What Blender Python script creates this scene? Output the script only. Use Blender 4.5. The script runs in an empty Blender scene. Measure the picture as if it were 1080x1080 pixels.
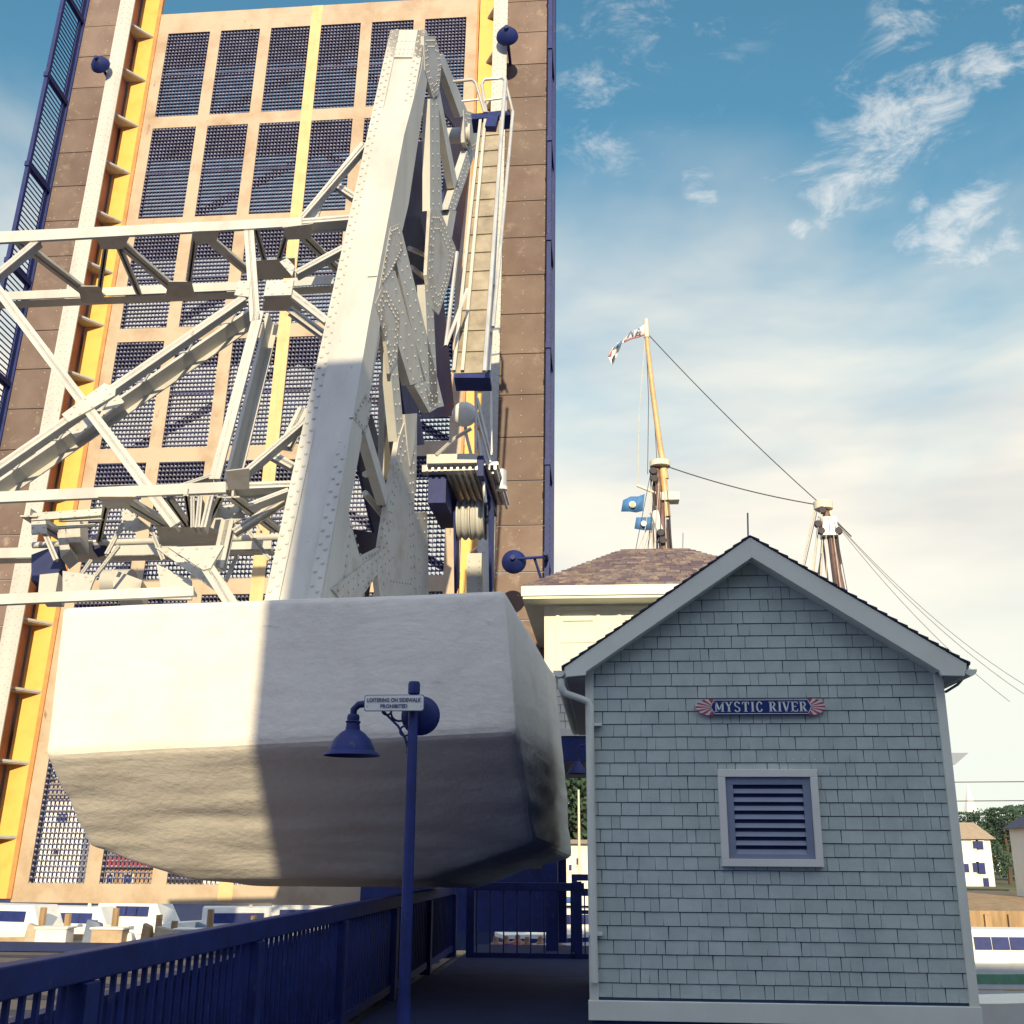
import bpy, bmesh, math, random
from mathutils import Vector, Matrix, noise
random.seed(7)
PI=math.pi
sc=bpy.context.scene
# ------------------------------------------------------------------ camera
F=1144.0
YAW,PIT,ROL=math.radians(4.9),math.radians(17.2),math.radians(0.33)
CAM=Vector((0,0,1.6))
M3=Matrix.Rotation(YAW,3,'Z')@Matrix.Rotation(PI/2+PIT,3,'X')@Matrix.Rotation(ROL,3,'Z')
cd=bpy.data.cameras.new('camera'); cam=bpy.data.objects.new('camera',cd); sc.collection.objects.link(cam)
cam.matrix_world=Matrix.Translation(CAM)@M3.to_4x4()
cd.sensor_fit='HORIZONTAL'; cd.sensor_width=36; cd.lens=36*F/1080.0; cd.clip_start=0.1; cd.clip_end=4000
sc.camera=cam
# ------------------------------------------------------------------ light
SUN_DIR=Vector((-0.10,1.0,-0.364)).normalized()      # direction the light travels
SUN_EL=math.asin(-SUN_DIR.z); SUN_AZ=math.atan2(-SUN_DIR.x,-SUN_DIR.y)
sl=bpy.data.lights.new('sun','SUN'); sl.energy=4.2; sl.angle=math.radians(0.5); sl.color=(1.0,0.83,0.53)
so=bpy.data.objects.new('sun',sl); sc.collection.objects.link(so)
so.rotation_euler=(-SUN_DIR).to_track_quat('Z','Y').to_euler()
def ray(px,py): return M3@Vector(((px-540)/F,(540-py)/F,-1.0))
W=bpy.data.worlds.new('World'); sc.world=W; W.use_nodes=True
nt=W.node_tree; N=nt.nodes; Lk=nt.links
bg=N['Background']; bg.inputs['Strength'].default_value=0.10
sky=N.new('ShaderNodeTexSky'); sky.sky_type='NISHITA'; sky.sun_disc=False
sky.sun_elevation=SUN_EL; sky.sun_rotation=SUN_AZ; sky.air_density=1.5; sky.dust_density=0.3; sky.ozone_density=4.0
tc=N.new('ShaderNodeTexCoord'); GEN=tc.outputs['Generated']
def wn(t,**k):
    n=N.new(t)
    for a,b in k.items(): setattr(n,a,b)
    return n
def wm(op,a,b=None,c=None,clamp=False):
    n=wn('ShaderNodeMath',operation=op,use_clamp=clamp)
    for i,v in enumerate((a,b,c)):
        if v is None: continue
        if isinstance(v,(int,float)): n.inputs[i].default_value=v
        else: Lk.new(v,n.inputs[i])
    return n.outputs[0]
def wmap(v,a,b,c=0,d=1,smooth=True):
    n=wn('ShaderNodeMapRange'); n.interpolation_type='SMOOTHSTEP' if smooth else 'LINEAR'
    Lk.new(v,n.inputs['Value'])
    for k,x in zip(('From Min','From Max','To Min','To Max'),(a,b,c,d)): n.inputs[k].default_value=x
    return n.outputs[0]
def wmix(f,a,b):
    n=wn('ShaderNodeMix',data_type='RGBA')
    Lk.new(f,n.inputs[0])
    for s,v in ((6,a),(7,b)):
        if isinstance(v,tuple): n.inputs[s].default_value=(*v,1)
        else: Lk.new(v,n.inputs[s])
    return n.outputs[2]
def wnoise(scale,detail,rough,sz=(1,1,1),dist=0.0):
    mp=wn('ShaderNodeMapping'); mp.inputs['Scale'].default_value=sz; Lk.new(GEN,mp.inputs[0])
    n=wn('ShaderNodeTexNoise'); n.inputs['Scale'].default_value=scale; n.inputs['Detail'].default_value=detail
    n.inputs['Roughness'].default_value=rough; n.inputs['Distortion'].default_value=dist; Lk.new(mp.outputs[0],n.inputs['Vector'])
    return n.outputs[0]
sep=wn('ShaderNodeSeparateXYZ'); Lk.new(GEN,sep.inputs[0])
az=wm('ARCTAN2',sep.outputs[0],sep.outputs[1])          # 0 at +Y, + to the right
el=wm('ARCSINE',sep.outputs[2])
big=wnoise(2.2,5,0.55,(1,1,2.0),0.4)
# bank of warm cloud low in front, reaching higher towards the left
edge=wm('ADD',wm('MULTIPLY',az,-0.05),0.455)
h=wm('SUBTRACT',el,edge)
h=wm('ADD',h,wm('MULTIPLY',wm('SUBTRACT',big,0.5),0.55))
bank=wm('SUBTRACT',1.0,wmap(h,-0.16,0.20))
front=wmap(sep.outputs[1],-0.1,0.55)
bank=wm('MULTIPLY',bank,front)
tone=wnoise(3.0,4,0.5,(1,1,4.0))
lowf=wm('SUBTRACT',1.0,wmap(el,0.06,0.33))
cloudc=wmix(wmap(tone,0.35,0.7),(7.9,7.4,6.3),(5.6,5.6,5.4))
cloudc=wmix(lowf,cloudc,(6.9,7.2,6.5))
# thin wisps
def blob(px,py,r):
    d=ray(px,py).normalized()
    n=wn('ShaderNodeVectorMath',operation='DISTANCE'); Lk.new(GEN,n.inputs[0]); n.inputs[1].default_value=d
    return wmap(n.outputs['Value'],r*1.3,r*0.15)
wis=None
for px,py,r,k in ((865,205,.035,1),(905,175,.05,.9),(945,130,.06,.85),(990,95,.05,1),(1030,70,.035,1),(845,238,.012,1),(905,120,.05,.5),(980,30,.06,.6),
                  (735,190,.02,.6),(745,205,.015,.5),(1000,250,.035,1),(960,255,.02,1),(1035,225,.035,1),(1040,255,.03,.9),(968,213,.012,.9),(815,190,.02,.5),(640,90,.12,.35),(1060,-30,.1,.7),(700,-60,.12,.5)):
    b=wm('MULTIPLY',blob(px,py,r),k); wis=b if wis is None else wm('MAXIMUM',wis,b)
fine=wnoise(16,9,0.68,(1.0,1,2.0),0.5)
w=wm('MULTIPLY',wmap(wm('ADD',fine,wm('MULTIPLY',wis,0.20)),0.56,0.84),wmap(wis,0.0,0.45))
base=wmix(bank,sky.outputs[0],cloudc)
# the clear blue of this sky is a teal blue: tint the scattering
tint=wn('ShaderNodeMix',data_type='RGBA',blend_type='MULTIPLY'); tint.inputs[0].default_value=1.0
Lk.new(sky.outputs[0],tint.inputs[6]); tint.inputs[7].default_value=(.78,1.20,1.10,1)
base=wmix(bank,tint.outputs[2],cloudc)
out=wmix(wm('MULTIPLY',w,0.55),base,(8.0,7.7,7.2))
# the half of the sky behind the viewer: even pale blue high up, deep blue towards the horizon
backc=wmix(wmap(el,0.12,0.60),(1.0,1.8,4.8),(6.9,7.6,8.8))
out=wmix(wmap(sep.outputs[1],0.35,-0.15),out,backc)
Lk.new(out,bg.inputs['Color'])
vs=sc.view_settings; vs.view_transform='Standard'; vs.look='None'; vs.gamma=1; vs.exposure=0.45
BH=14.97
# ------------------------------------------------------------------ projection helpers (pixel of the photograph -> point on a real plane)
def onplane(px,py,p,n):
    d=ray(px,py); n=Vector(n); return CAM+d*((Vector(p)-CAM).dot(n)/d.dot(n))
def PY(px,py,Y): return onplane(px,py,(0,Y,0),(0,1,0))
def PX(px,py,X): return onplane(px,py,(X,0,0),(1,0,0))
def PZ(px,py,Z): return onplane(px,py,(0,0,Z),(0,0,1))
# ------------------------------------------------------------------ materials
MATS={}
def mat(name,col,rough=0.6,metal=0.0,var=0.12,vscale=3.0,bump=0.0,bscale=40.0,col2=None,streak=False,spec=0.4,det=5,stretch=(1,1,1),thr=(0.35,0.7),island=0.0,icol=None,grime=None,gthr=(.60,.72),gscale=7.0,gstretch=(1,1,.35),trowel=0.0):
    if name in MATS: return MATS[name]
    m=bpy.data.materials.new(name); m.use_nodes=True; t=m.node_tree; n=t.nodes; l=t.links
    b=n['Principled BSDF']; b.inputs['Roughness'].default_value=rough; b.inputs['Metallic'].default_value=metal
    b.inputs['Specular IOR Level'].default_value=spec
    g=n.new('ShaderNodeTexCoord'); mp=n.new('ShaderNodeMapping'); l.new(g.outputs['Object'],mp.inputs[0])
    mp.inputs['Scale'].default_value=(1,1,0.18) if streak else stretch
    nz=n.new('ShaderNodeTexNoise'); nz.inputs['Scale'].default_value=vscale; nz.inputs['Detail'].default_value=det; nz.inputs['Roughness'].default_value=0.62
    l.new(mp.outputs[0],nz.inputs['Vector'])
    r=n.new('ShaderNodeMapRange'); l.new(nz.outputs[0],r.inputs['Value']); r.inputs['From Min'].default_value=thr[0]; r.inputs['From Max'].default_value=thr[1]
    mx=n.new('ShaderNodeMix'); mx.data_type='RGBA'; l.new(r.outputs[0],mx.inputs[0])
    c2=col2 or tuple(c*(1-2*var) for c in col)
    mx.inputs[6].default_value=(*[min(1,c*(1+var*0.5)) for c in col],1); mx.inputs[7].default_value=(*c2,1)
    outc=mx.outputs[2]
    if grime:
        mg_=n.new('ShaderNodeMapping'); mg_.inputs['Scale'].default_value=gstretch; l.new(g.outputs['Object'],mg_.inputs[0])
        ng=n.new('ShaderNodeTexNoise'); ng.inputs['Scale'].default_value=gscale; ng.inputs['Detail'].default_value=8; ng.inputs['Roughness'].default_value=.7; l.new(mg_.outputs[0],ng.inputs['Vector'])
        rg=n.new('ShaderNodeMapRange'); l.new(ng.outputs[0],rg.inputs['Value']); rg.inputs['From Min'].default_value=gthr[0]; rg.inputs['From Max'].default_value=gthr[1]
        xg=n.new('ShaderNodeMix'); xg.data_type='RGBA'; l.new(rg.outputs[0],xg.inputs[0]); l.new(outc,xg.inputs[6]); xg.inputs[7].default_value=(*grime,1); outc=xg.outputs[2]
    if island:
        ge=n.new('ShaderNodeNewGeometry'); mr=n.new('ShaderNodeMapRange'); l.new(ge.outputs['Random Per Island'],mr.inputs['Value']); 
        if icol:
            mi=n.new('ShaderNodeMix'); mi.data_type='RGBA'; l.new(mr.outputs[0],mi.inputs[0]); l.new(outc,mi.inputs[6]); mi.inputs[7].default_value=(*icol,1); outc=mi.outputs[2]
        else:
            mr.inputs['To Min'].default_value=1-island; mr.inputs['To Max'].default_value=1+island*.5
            mi=n.new('ShaderNodeVectorMath'); mi.operation='SCALE'; l.new(outc,mi.inputs[0]); l.new(mr.outputs[0],mi.inputs['Scale']); outc=mi.outputs[0]
    l.new(outc,b.inputs['Base Color'])
    if bump:
        nb=n.new('ShaderNodeTexNoise'); nb.inputs['Scale'].default_value=bscale; nb.inputs['Detail'].default_value=6; l.new(g.outputs['Object'],nb.inputs['Vector'])
        bp=n.new('ShaderNodeBump'); bp.inputs['Strength'].default_value=bump; bp.inputs['Distance'].default_value=0.02
        l.new(nb.outputs[0],bp.inputs['Height']); l.new(bp.outputs[0],b.inputs['Normal'])
        if trowel:
            mt_=n.new('ShaderNodeMapping'); mt_.inputs['Scale'].default_value=(.8,.8,2.4); mt_.inputs['Rotation'].default_value=(0,.06,0); l.new(g.outputs['Object'],mt_.inputs[0])
            n2=n.new('ShaderNodeTexNoise'); n2.inputs['Scale'].default_value=.9; n2.inputs['Detail'].default_value=9; n2.inputs['Roughness'].default_value=.66; n2.inputs['Distortion'].default_value=.6; l.new(mt_.outputs[0],n2.inputs['Vector'])
            b2_=n.new('ShaderNodeBump'); b2_.inputs['Strength'].default_value=trowel; b2_.inputs['Distance'].default_value=.10; l.new(n2.outputs[0],b2_.inputs['Height']); l.new(bp.outputs[0],b2_.inputs['Normal']); l.new(b2_.outputs[0],b.inputs['Normal'])
    MATS[name]=m; return m
paint=mat('bridge_paint',(.54,.53,.49),.5,var=.10,grime=(.30,.22,.16),gthr=(.64,.74),vscale=1.6,bump=.12,bscale=30,streak=True)
paint2=mat('bridge_paint_weathered',(.46,.445,.41),.55,grime=(.26,.18,.13),gthr=(.62,.72),var=.18,vscale=2.5,bump=.2,bscale=30,col2=(.34,.28,.22),thr=(.5,.8))
navy=mat('dark_blue_paint',(.011,.024,.145),.6,grime=(.05,.065,.14),gthr=(.60,.70),gscale=14,var=.2,vscale=5)
brown=mat('rusty_walk_plate',(.205,.152,.128),.7,island=.22,grime=(.33,.27,.22),gthr=(.57,.75),gscale=2.5,gstretch=(1,1,1),var=.15,vscale=0.9,col2=(.15,.10,.085),bump=.15,bscale=20,det=8)
yellow=mat('yellow_kerb_paint',(.80,.46,.11),.5,var=.08,vscale=2,col2=(.66,.36,.07),thr=(.5,.85))
orange=mat('orange_edge_paint',(.62,.28,.09),.55,var=.15)
primer=mat('red_primer_web',(.40,.17,.09),.6,var=.15,vscale=1.5)
tan=mat('dusty_deck_beam',(.47,.375,.27),.7,grime=(.22,.12,.08),gthr=(.62,.72),gscale=5,var=.14,vscale=1.1,col2=(.33,.21,.12),bump=.1,thr=(.45,.8))
lineyel=mat('worn_line_paint',(.66,.48,.24),.6,var=.12,vscale=2.2,col2=(.58,.38,.16),thr=(.45,.8))
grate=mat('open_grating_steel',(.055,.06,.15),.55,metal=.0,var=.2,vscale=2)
gratelit=mat('lit_grating_ties',(.36,.34,.38),.5,var=.3,vscale=4)  # light dashes showing through the grating, put into a pale tie colour
steeldk=mat('shaded_understeel',(.02,.03,.11),.6,var=.2)  # shade behind the deck and inside the frame put into the colour
concrete=mat('painted_concrete',(.70,.66,.585),.85,var=.07,vscale=1.3,bump=.4,bscale=11,trowel=.20,grime=(.42,.36,.30),gthr=(.64,.80),gscale=3,gstretch=(.5,.5,2.4),col2=(.57,.53,.47),det=9,thr=(.5,.85))
siding=mat('grey_blue_siding',(.50,.565,.505),.75,island=.07,grime=(.40,.46,.42),gthr=(.5,.75),gscale=2.4,var=.06,vscale=6,bump=.15,bscale=80)
gapm=mat('siding_underlay',(.04,.07,.16),.8)
trim=mat('offwhite_trim',(.78,.79,.66),.55,var=.04,vscale=2)
trimw=mat('cream_trim',(.80,.78,.68),.5,var=.04,vscale=2)
roofm=mat('asphalt_roof_tabs',(.38,.31,.25),.85,island=1,icol=(.13,.10,.14),var=.25,vscale=9,col2=(.15,.12,.14),bump=.3,bscale=60)
roofe=mat('dark_roof_edge',(.05,.055,.10),.8)
wallc=mat('cream_board_wall',(.78,.74,.62),.6,var=.03)
glass=mat('window_glass',(.55,.66,.62),.15,var=.05,spec=.6)
louv=mat('blue_grey_louvre',(.24,.28,.37),.5,var=.06)
darkin=mat('louvre_inside',(.012,.02,.09),.7)
white=mat('white_gelcoat',(.80,.79,.74),.4,var=.05)
signw=mat('sign_white',(.78,.78,.70),.4,var=.03)
signb=mat('sign_blue',(.012,.035,.17),.4,var=.05)
signg=mat('sign_ink',(.08,.11,.22),.5)
signr=mat('fan_red',(.42,.07,.10),.5,var=.05)
fanw=mat('fan_cream',(.72,.62,.58),.5,var=.05)
wood=mat('varnished_spar',(.66,.44,.20),.45,var=.12,vscale=3)
woodp=mat('pale_spar_paint',(.78,.70,.52),.5,var=.05)
rope=mat('tarred_rigging',(.07,.06,.07),.8)
ropel=mat('pale_line',(.62,.58,.48),.8)
flagw=mat('flag_white',(.80,.76,.72),.7)
flagb=mat('flag_blue',(.07,.20,.42),.7,var=.1,vscale=3)
flagr=mat('flag_red',(.50,.12,.12),.7)
asphalt=mat('asphalt',(.05,.055,.08),.9,var=.15,vscale=3,bump=.3,bscale=90)
walk=mat('walk_concrete',(.020,.032,.10),.9,var=.1,vscale=2,bump=.2,bscale=70)  # dark navy carries the shade lying over the walk
sun_road=mat('pale_road_plates',(.13,.115,.11),.8,var=.18,vscale=4,col2=(.12,.11,.12),bump=.2)
grassm=mat('far_ground',(.13,.13,.07),.95,var=.2,vscale=.3)
brick=mat('dark_clapboard',(.07,.10,.20),.85,var=.2,vscale=6)
bark=mat('bark',(.10,.075,.055),.9)
leafm=mat('leaves',(.055,.095,.045),.7,var=.35,vscale=.6,col2=(.025,.05,.04))
roofr=mat('red_canopy',(.45,.07,.08),.7)
rooft=mat('tan_roof',(.48,.36,.24),.8,var=.1)
green=mat('green_stripe',(.20,.42,.25),.5)
yelst=mat('amber_stripe',(.75,.42,.12),.5)
wooddk=mat('wharf_timber',(.42,.28,.15),.85,var=.25,vscale=2,streak=True)
chrome=mat('galvanised',(.62,.60,.56),.35,metal=.4,var=.1)
skin=mat('skin',(.50,.30,.21),.6)
def cloth(n,c): return mat('cloth_'+n,c,.8)
# water
wat=bpy.data.materials.new('river_water'); wat.use_nodes=True
b=wat.node_tree.nodes['Principled BSDF']; b.inputs['Base Color'].default_value=(.03,.06,.07,1); b.inputs['Roughness'].default_value=.12
nz=wat.node_tree.nodes.new('ShaderNodeTexNoise'); nz.inputs['Scale'].default_value=1.2; nz.inputs['Detail'].default_value=5
tcw=wat.node_tree.nodes.new('ShaderNodeTexCoord'); wat.node_tree.links.new(tcw.outputs['Object'],nz.inputs['Vector'])
bp=wat.node_tree.nodes.new('ShaderNodeBump'); bp.inputs['Strength'].default_value=.5; bp.inputs['Distance'].default_value=.15
wat.node_tree.links.new(nz.outputs[0],bp.inputs['Height']); wat.node_tree.links.new(bp.outputs[0],b.inputs['Normal'])
# ------------------------------------------------------------------ mesh helpers
class MB:
    def __init__(s): s.v=[]; s.f=[]
    def add(s,vs,fs):
        k=len(s.v); s.v+=[tuple(v) for v in vs]; s.f+=[tuple(i+k for i in f) for f in fs]; return s
    def hexa(s,p):   # 8 points: bottom ring 0-3, top ring 4-7
        return s.add(p,[(3,2,1,0),(4,5,6,7),(0,1,5,4),(1,2,6,5),(2,3,7,6),(3,0,4,7)])
    def box(s,x0,x1,y0,y1,z0,z1):
        return s.hexa([(x0,y0,z0),(x1,y0,z0),(x1,y1,z0),(x0,y1,z0),(x0,y0,z1),(x1,y0,z1),(x1,y1,z1),(x0,y1,z1)])
    def prism(s,pts,ext):
        pts=[Vector(p) for p in pts]; ext=Vector(ext); n=len(pts)
        fs=[tuple(range(n)),tuple(range(2*n-1,n-1,-1))]+[(i,i+n,(i+1)%n+n,(i+1)%n) for i in range(n)]
        return s.add(pts+[p+ext for p in pts],fs)
    def beam(s,a,b,w,d,side=None,nrm=None):
        """bar a->b, w wide in-plane, front face at a,b and d deep along nrm"""
        a=Vector(a); b=Vector(b); t=(b-a).normalized()
        nrm=Vector(nrm) if nrm is not None else Vector((0,1,0))
        nrm=(nrm-t*nrm.dot(t)).normalized(); sd=t.cross(nrm).normalized()*w/2; e=nrm*d
        return s.hexa([a-sd,a+sd,a+sd+e,a-sd+e,b-sd,b+sd,b+sd+e,b-sd+e])
    def tube(s,pts,r,n=8,r2=None,cap=True):
        pts=[Vector(p) for p in pts]; m=len(pts); k0=len(s.v); ref=None
        for i,p in enumerate(pts):
            t=(pts[min(i+1,m-1)]-pts[max(i-1,0)]).normalized()
            if ref is None or abs(ref.dot(t))>.95:
                ref=Vector((0,0,1)) if abs(t.z)<.9 else Vector((1,0,0))
            u=(ref-t*ref.dot(t)).normalized(); ref=u; v=t.cross(u)
            rr=r if r2 is None else r+(r2-r)*i/max(1,m-1)
            s.v+=[tuple(p+(u*math.cos(2*PI*j/n)+v*math.sin(2*PI*j/n))*rr) for j in range(n)]
        for i in range(m-1):
            for j in range(n):
                a=k0+i*n+j; b2=k0+i*n+(j+1)%n; s.f.append((a,b2,b2+n,a+n))
        if cap: s.f.append(tuple(k0+j for j in range(n-1,-1,-1))); s.f.append(tuple(k0+(m-1)*n+j for j in range(n)))
        return s
    def lathe(s,c,prof,axis=(0,0,1),n=24):
        c=Vector(c); ax=Vector(axis).normalized(); u=ax.orthogonal().normalized(); v=ax.cross(u); k0=len(s.v)
        for r,h in prof: s.v+=[tuple(c+ax*h+(u*math.cos(2*PI*j/n)+v*math.sin(2*PI*j/n))*max(r,1e-4)) for j in range(n)]
        for i in range(len(prof)-1):
            for j in range(n):
                a=k0+i*n+j; b2=k0+i*n+(j+1)%n; s.f.append((a,b2,b2+n,a+n))
        return s
    def rivet(s,p,nrm,r=.02):
        p=Vector(p); nrm=Vector(nrm).normalized(); u=nrm.orthogonal().normalized(); v=nrm.cross(u); k=len(s.v)
        for rr,h in ((r,0),(r*.72,r*.55)):
            s.v+=[tuple(p+nrm*h+(u*math.cos(j*PI/3)+v*math.sin(j*PI/3))*rr) for j in range(6)]
        s.v.append(tuple(p+nrm*r*.8))
        for j in range(6):
            s.f.append((k+j,k+(j+1)%6,k+6+(j+1)%6,k+6+j)); s.f.append((k+6+j,k+6+(j+1)%6,k+12))
        return s
    def build(s,name,m,parent=None,smooth=False,bevel=0):
        me=bpy.data.meshes.new(name); me.from_pydata(s.v,[],s.f); me.validate(); me.update()
        bm=bmesh.new(); bm.from_mesh(me); bmesh.ops.recalc_face_normals(bm,faces=bm.faces); bm.to_mesh(me); bm.free()
        me.materials.append(m); o=bpy.data.objects.new(name,me); sc.collection.objects.link(o)
        if smooth:
            for p in me.polygons: p.use_smooth=True
            try:
                me.set_sharp_from_angle(angle=math.radians(40))
            except Exception: pass
        if parent is not None: o.parent=parent; o.matrix_parent_inverse=Matrix() if parent.type=='MESH' else Matrix.Translation(-Vector(parent.location))
        if bevel:
            bv=o.modifiers.new('bevel','BEVEL'); bv.width=bevel; bv.segments=2; bv.limit_method='ANGLE'
        return o
def wloc(o):
    v=Vector(o.location); 
    while o.parent is not None: o=o.parent; v=v*0+Vector(o.location)
    return v
def thing(name,label,cat,loc=(0,0,0),group=None):
    o=bpy.data.objects.new(name,None); sc.collection.objects.link(o); o.location=loc; o.empty_display_size=.2
    o['label']=label; o['category']=cat
    if group: o['group']=group
    return o
def tag(o,label,cat,group=None):
    o['label']=label; o['category']=cat
    if group: o['group']=group
    return o
def struct(o): o['kind']='structure'; return o
def resample(a,b,step):
    a=Vector(a);b=Vector(b);n=max(1,int((b-a).length/step)); return [a.lerp(b,(i+.5)/n) for i in range(n)]
# ================================================================== GROUND, ROAD, WATER
ZW=-2.6
struct(MB().box(-400,400,20.0,1500,ZW-1,ZW).build('river',wat)); 
struct(MB().box(3.3,400,-60,19.996,ZW-1,ZW-.004).build('river_inlet',wat))
struct(MB().box(-400,3.3,-60,19.6,ZW-1.5,-.16).build('ground',asphalt))
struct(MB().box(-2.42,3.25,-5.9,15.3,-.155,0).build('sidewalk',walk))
m=MB()
m.box(-30,-2.6,-20,19.6,-.15,-.145)
struct(m.build('road',sun_road))
m=MB()
for y in (12.2,13.4,14.6,15.8,17.0,18.2): m.box(-30,-2.7,y,y+.35,-.139,-.135)
struct(m.build('road_joint_bands',asphalt))
struct(MB().box(-30,-2.6,19.1,19.6,-.13,-.02).build('road_edge_kerb',walk))
struct(MB().box(-500,500,92,1600,ZW-1,-1.3).build('far_bank',grassm))
struct(MB().box(-60,-4,48,92.1,ZW-1,-1.7).build('far_quay',walk))
# ================================================================== BASCULE LEAF (raised span)
LO=Vector((-7.831,23.0,0.531)); LU=Vector((1,0,0)); LV=Vector((.007,.06,.998)).normalized(); LN=LU.cross(LV).normalized()
if LN.y>0: LN=-LN           # towards the viewer
def L(u,v,off=0.0): return LO+LU*u+LV*v+LN*off
def lbox(mb,u0,u1,v0,v1,o0,o1):
    return mb.hexa([L(u0,v0,o0),L(u1,v0,o0),L(u1,v0,o1),L(u0,v0,o1),L(u0,v1,o0),L(u1,v1,o0),L(u1,v1,o1),L(u0,v1,o1)])
leaf=thing('bascule_leaf','raised steel bridge span standing upright with open grating, yellow kerbs and rusty walkways','bridge span',(LO.x,LO.y,LO.z))
VB,VT=0.0,23.75
SU=[-4.4,-2.87,-1.43,0,1.44,2.93,4.4]
rows=[0.12+3.3*i for i in range(8)]
mg=MB(); mt=MB()
for i in range(6):
    u0,u1=SU[i]+.16,SU[i+1]-.16
    n=int(round((u1-u0)/.092))
    for j in range(n+1):
        u=u0+(u1-u0)*j/n; lbox(mg,u-.006,u+.006,VB+.3,VT-.4,-.07,-.012)
v=VB+.3; k=0
while v<VT-.4:
    lbox(mg,-4.25,4.25,v-.010,v+.010,-.07,-.004)
    # crimped ties between the bearing bars give the saw-tooth look
    for i in range(6):
        u0,u1=SU[i]+.16,SU[i+1]-.16; n=int(round((u1-u0)/.092)); du=(u1-u0)/n
        for j in range(n):
            a=u0+du*(j+.12); lbox(mt,a,a+du*.42,v+.012,v+.036,-.04,-.002)
    v+=.112; k+=1
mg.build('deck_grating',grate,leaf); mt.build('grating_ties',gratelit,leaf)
m=MB()
for i,u in enumerate(SU):
    if i==3: continue
    lbox(m,u-.16,u+.16,VB,VT,-.10,.012)
m.build('deck_strips',tan,leaf)
m=MB(); lbox(m,-.155,.155,VB,VT,-.10,.014); lbox(m,-.012,.012,VB+.3,VT,.014,.02); m.build('centre_line',lineyel,leaf)
m=MB()
for r in rows:
    lbox(m,-4.56,4.56,r-.19,r+.19,-.10,.009)
lbox(m,-4.56,4.56,VT-.35,VT,-.1,.009); m.build('cross_strips',tan,leaf)
m=MB()
for r in rows: lbox(m,-4.25,4.25,r+1.62,r+1.66,-.1,-.002)
m.build('mid_joints',grate,leaf)
m=MB()   # floor beams and stringers behind
for r in rows[0:]:
    if r<1: lbox(m,-6.6,6.6,r-.1,r+.18,-.9,-.11)
    else: lbox(m,-6.6,6.6,r-.06,r+.06,-1.25,-.11); lbox(m,-6.6,6.6,r-.2,r+.2,-1.3,-1.25)
for u in SU: lbox(m,u-.05,u+.05,VB+.1,VT,-.42,-.11)
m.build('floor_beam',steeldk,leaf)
m=MB()
for i in range(1,7):
    s=1 if i%2 else -1
    m.beam(L(-5.2*s,rows[i]+.1,-1.28),L(0,rows[i]+3.2,-1.28),.16,.12,nrm=-LN)
    m.beam(L(5.2*s,rows[i]+.1,-1.28),L(0,rows[i]+3.2,-1.28),.16,.12,nrm=-LN)
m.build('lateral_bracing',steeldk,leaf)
m=MB(); lbox(m,3.05,6.7,-.52,.62,.5,1.1); m.build('shaded_foot_box',navy,leaf)  # added dark box standing in for the shaded foot of the span
# main girders: web standing out of the deck with a riveted flange
for s in (-1,1):
    m=MB(); a,b=(-5.42,-5.0) if s<0 else (5.08,5.46)
    lbox(m,a,b,VB+.2,VT+1.5,.68,.72)
    mf=m; m=MB(); uc=(a+b)/2-.02
    lbox(m,uc-.03,uc+.03,VB+.2,VT+1.5,-1.3,.68); m.build('girder_web',primer,leaf)
    m=mf; v=VB+.3
    while v<VT+1.4:
        for du in (.06,.14,.28,.36): m.rivet(L(a+du,v+(.06 if du in(.14,.28) else 0),.72),LN,.017)
        v+=.19
    m.build('girder_flange',paint,leaf)
    v=1.2
    while v<VT+1:
        m=MB(); q=uc+.03 if s<0 else uc-.03; e=.55 if s<0 else -.4
        m.prism([L(q,v-.02,.66),L(q+e,v-.02,.0),L(q,v-.02,.0)],LV*.03)
        m.prism([L(q,v+.0,.70),L(q+e,v+.0,.03),L(q+e,v,-.02),L(q,v,.62)],LV*.05)
        v+=1.55; m.build('knee_brace',paint2,leaf)
m=MB(); lbox(m,-5.13,-4.64,VB,VT+1,-.06,.03); lbox(m,4.62,5.02,VB,VT+1,-.06,.03); m.build('yellow_kerb',yellow,leaf)
m=MB(); lbox(m,-4.64,-4.54,VB,VT+1,-.06,.05); lbox(m,4.54,4.60,VB,VT+1,-.06,.05); m.build('kerb_angle',orange,leaf)
# sidewalks
for s in (-1,1):
    m=MB(); a,b=(-6.78,-5.2) if s<0 else (5.3,6.56); v=.35
    while v<VT+1.5:
        lbox(m,a,b,v+.008,v+1.085,-.03,.02+random.uniform(-.003,.003)); v+=1.10
    wp=m.build('walkway_plates',brown,leaf)
    m=MB(); v=.35
    while v<VT+1.4:
        for u in (a+.12,b-.12,(a+b)/2):
            for dv in (.1,.55,.98): m.rivet(L(u,v+dv,.02),LN,.016)
        v+=1.10
    m.build('plate_bolts',paint,wp)
    # railing stands off the sidewalk edge
    m=MB(); ue=-6.84 if s<0 else 6.62
    lbox(m,ue-.08,ue+.08,.2,VT+1.6,-.35,.06); m.build('walkway_fascia',navy,leaf)
    m=MB(); lbox(m,ue-.05,ue+.05,.3,VT+1.6,1.06,1.16); lbox(m,ue-.03,ue+.03,.3,VT+1.6,.16,.22)
    v=.4
    while v<VT+1.5:
        lbox(m,ue-.012,ue+.012,v,v+.025,.2,1.08); v+=.145
    m.build('railing_panel',navy,leaf)
    v=.4
    while v<VT+1.5:
        m=MB(); lbox(m,ue-.06,ue+.06,v-.07,v+.07,0,1.2); m.build('railing_post',navy,leaf); v+=2.9
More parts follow.
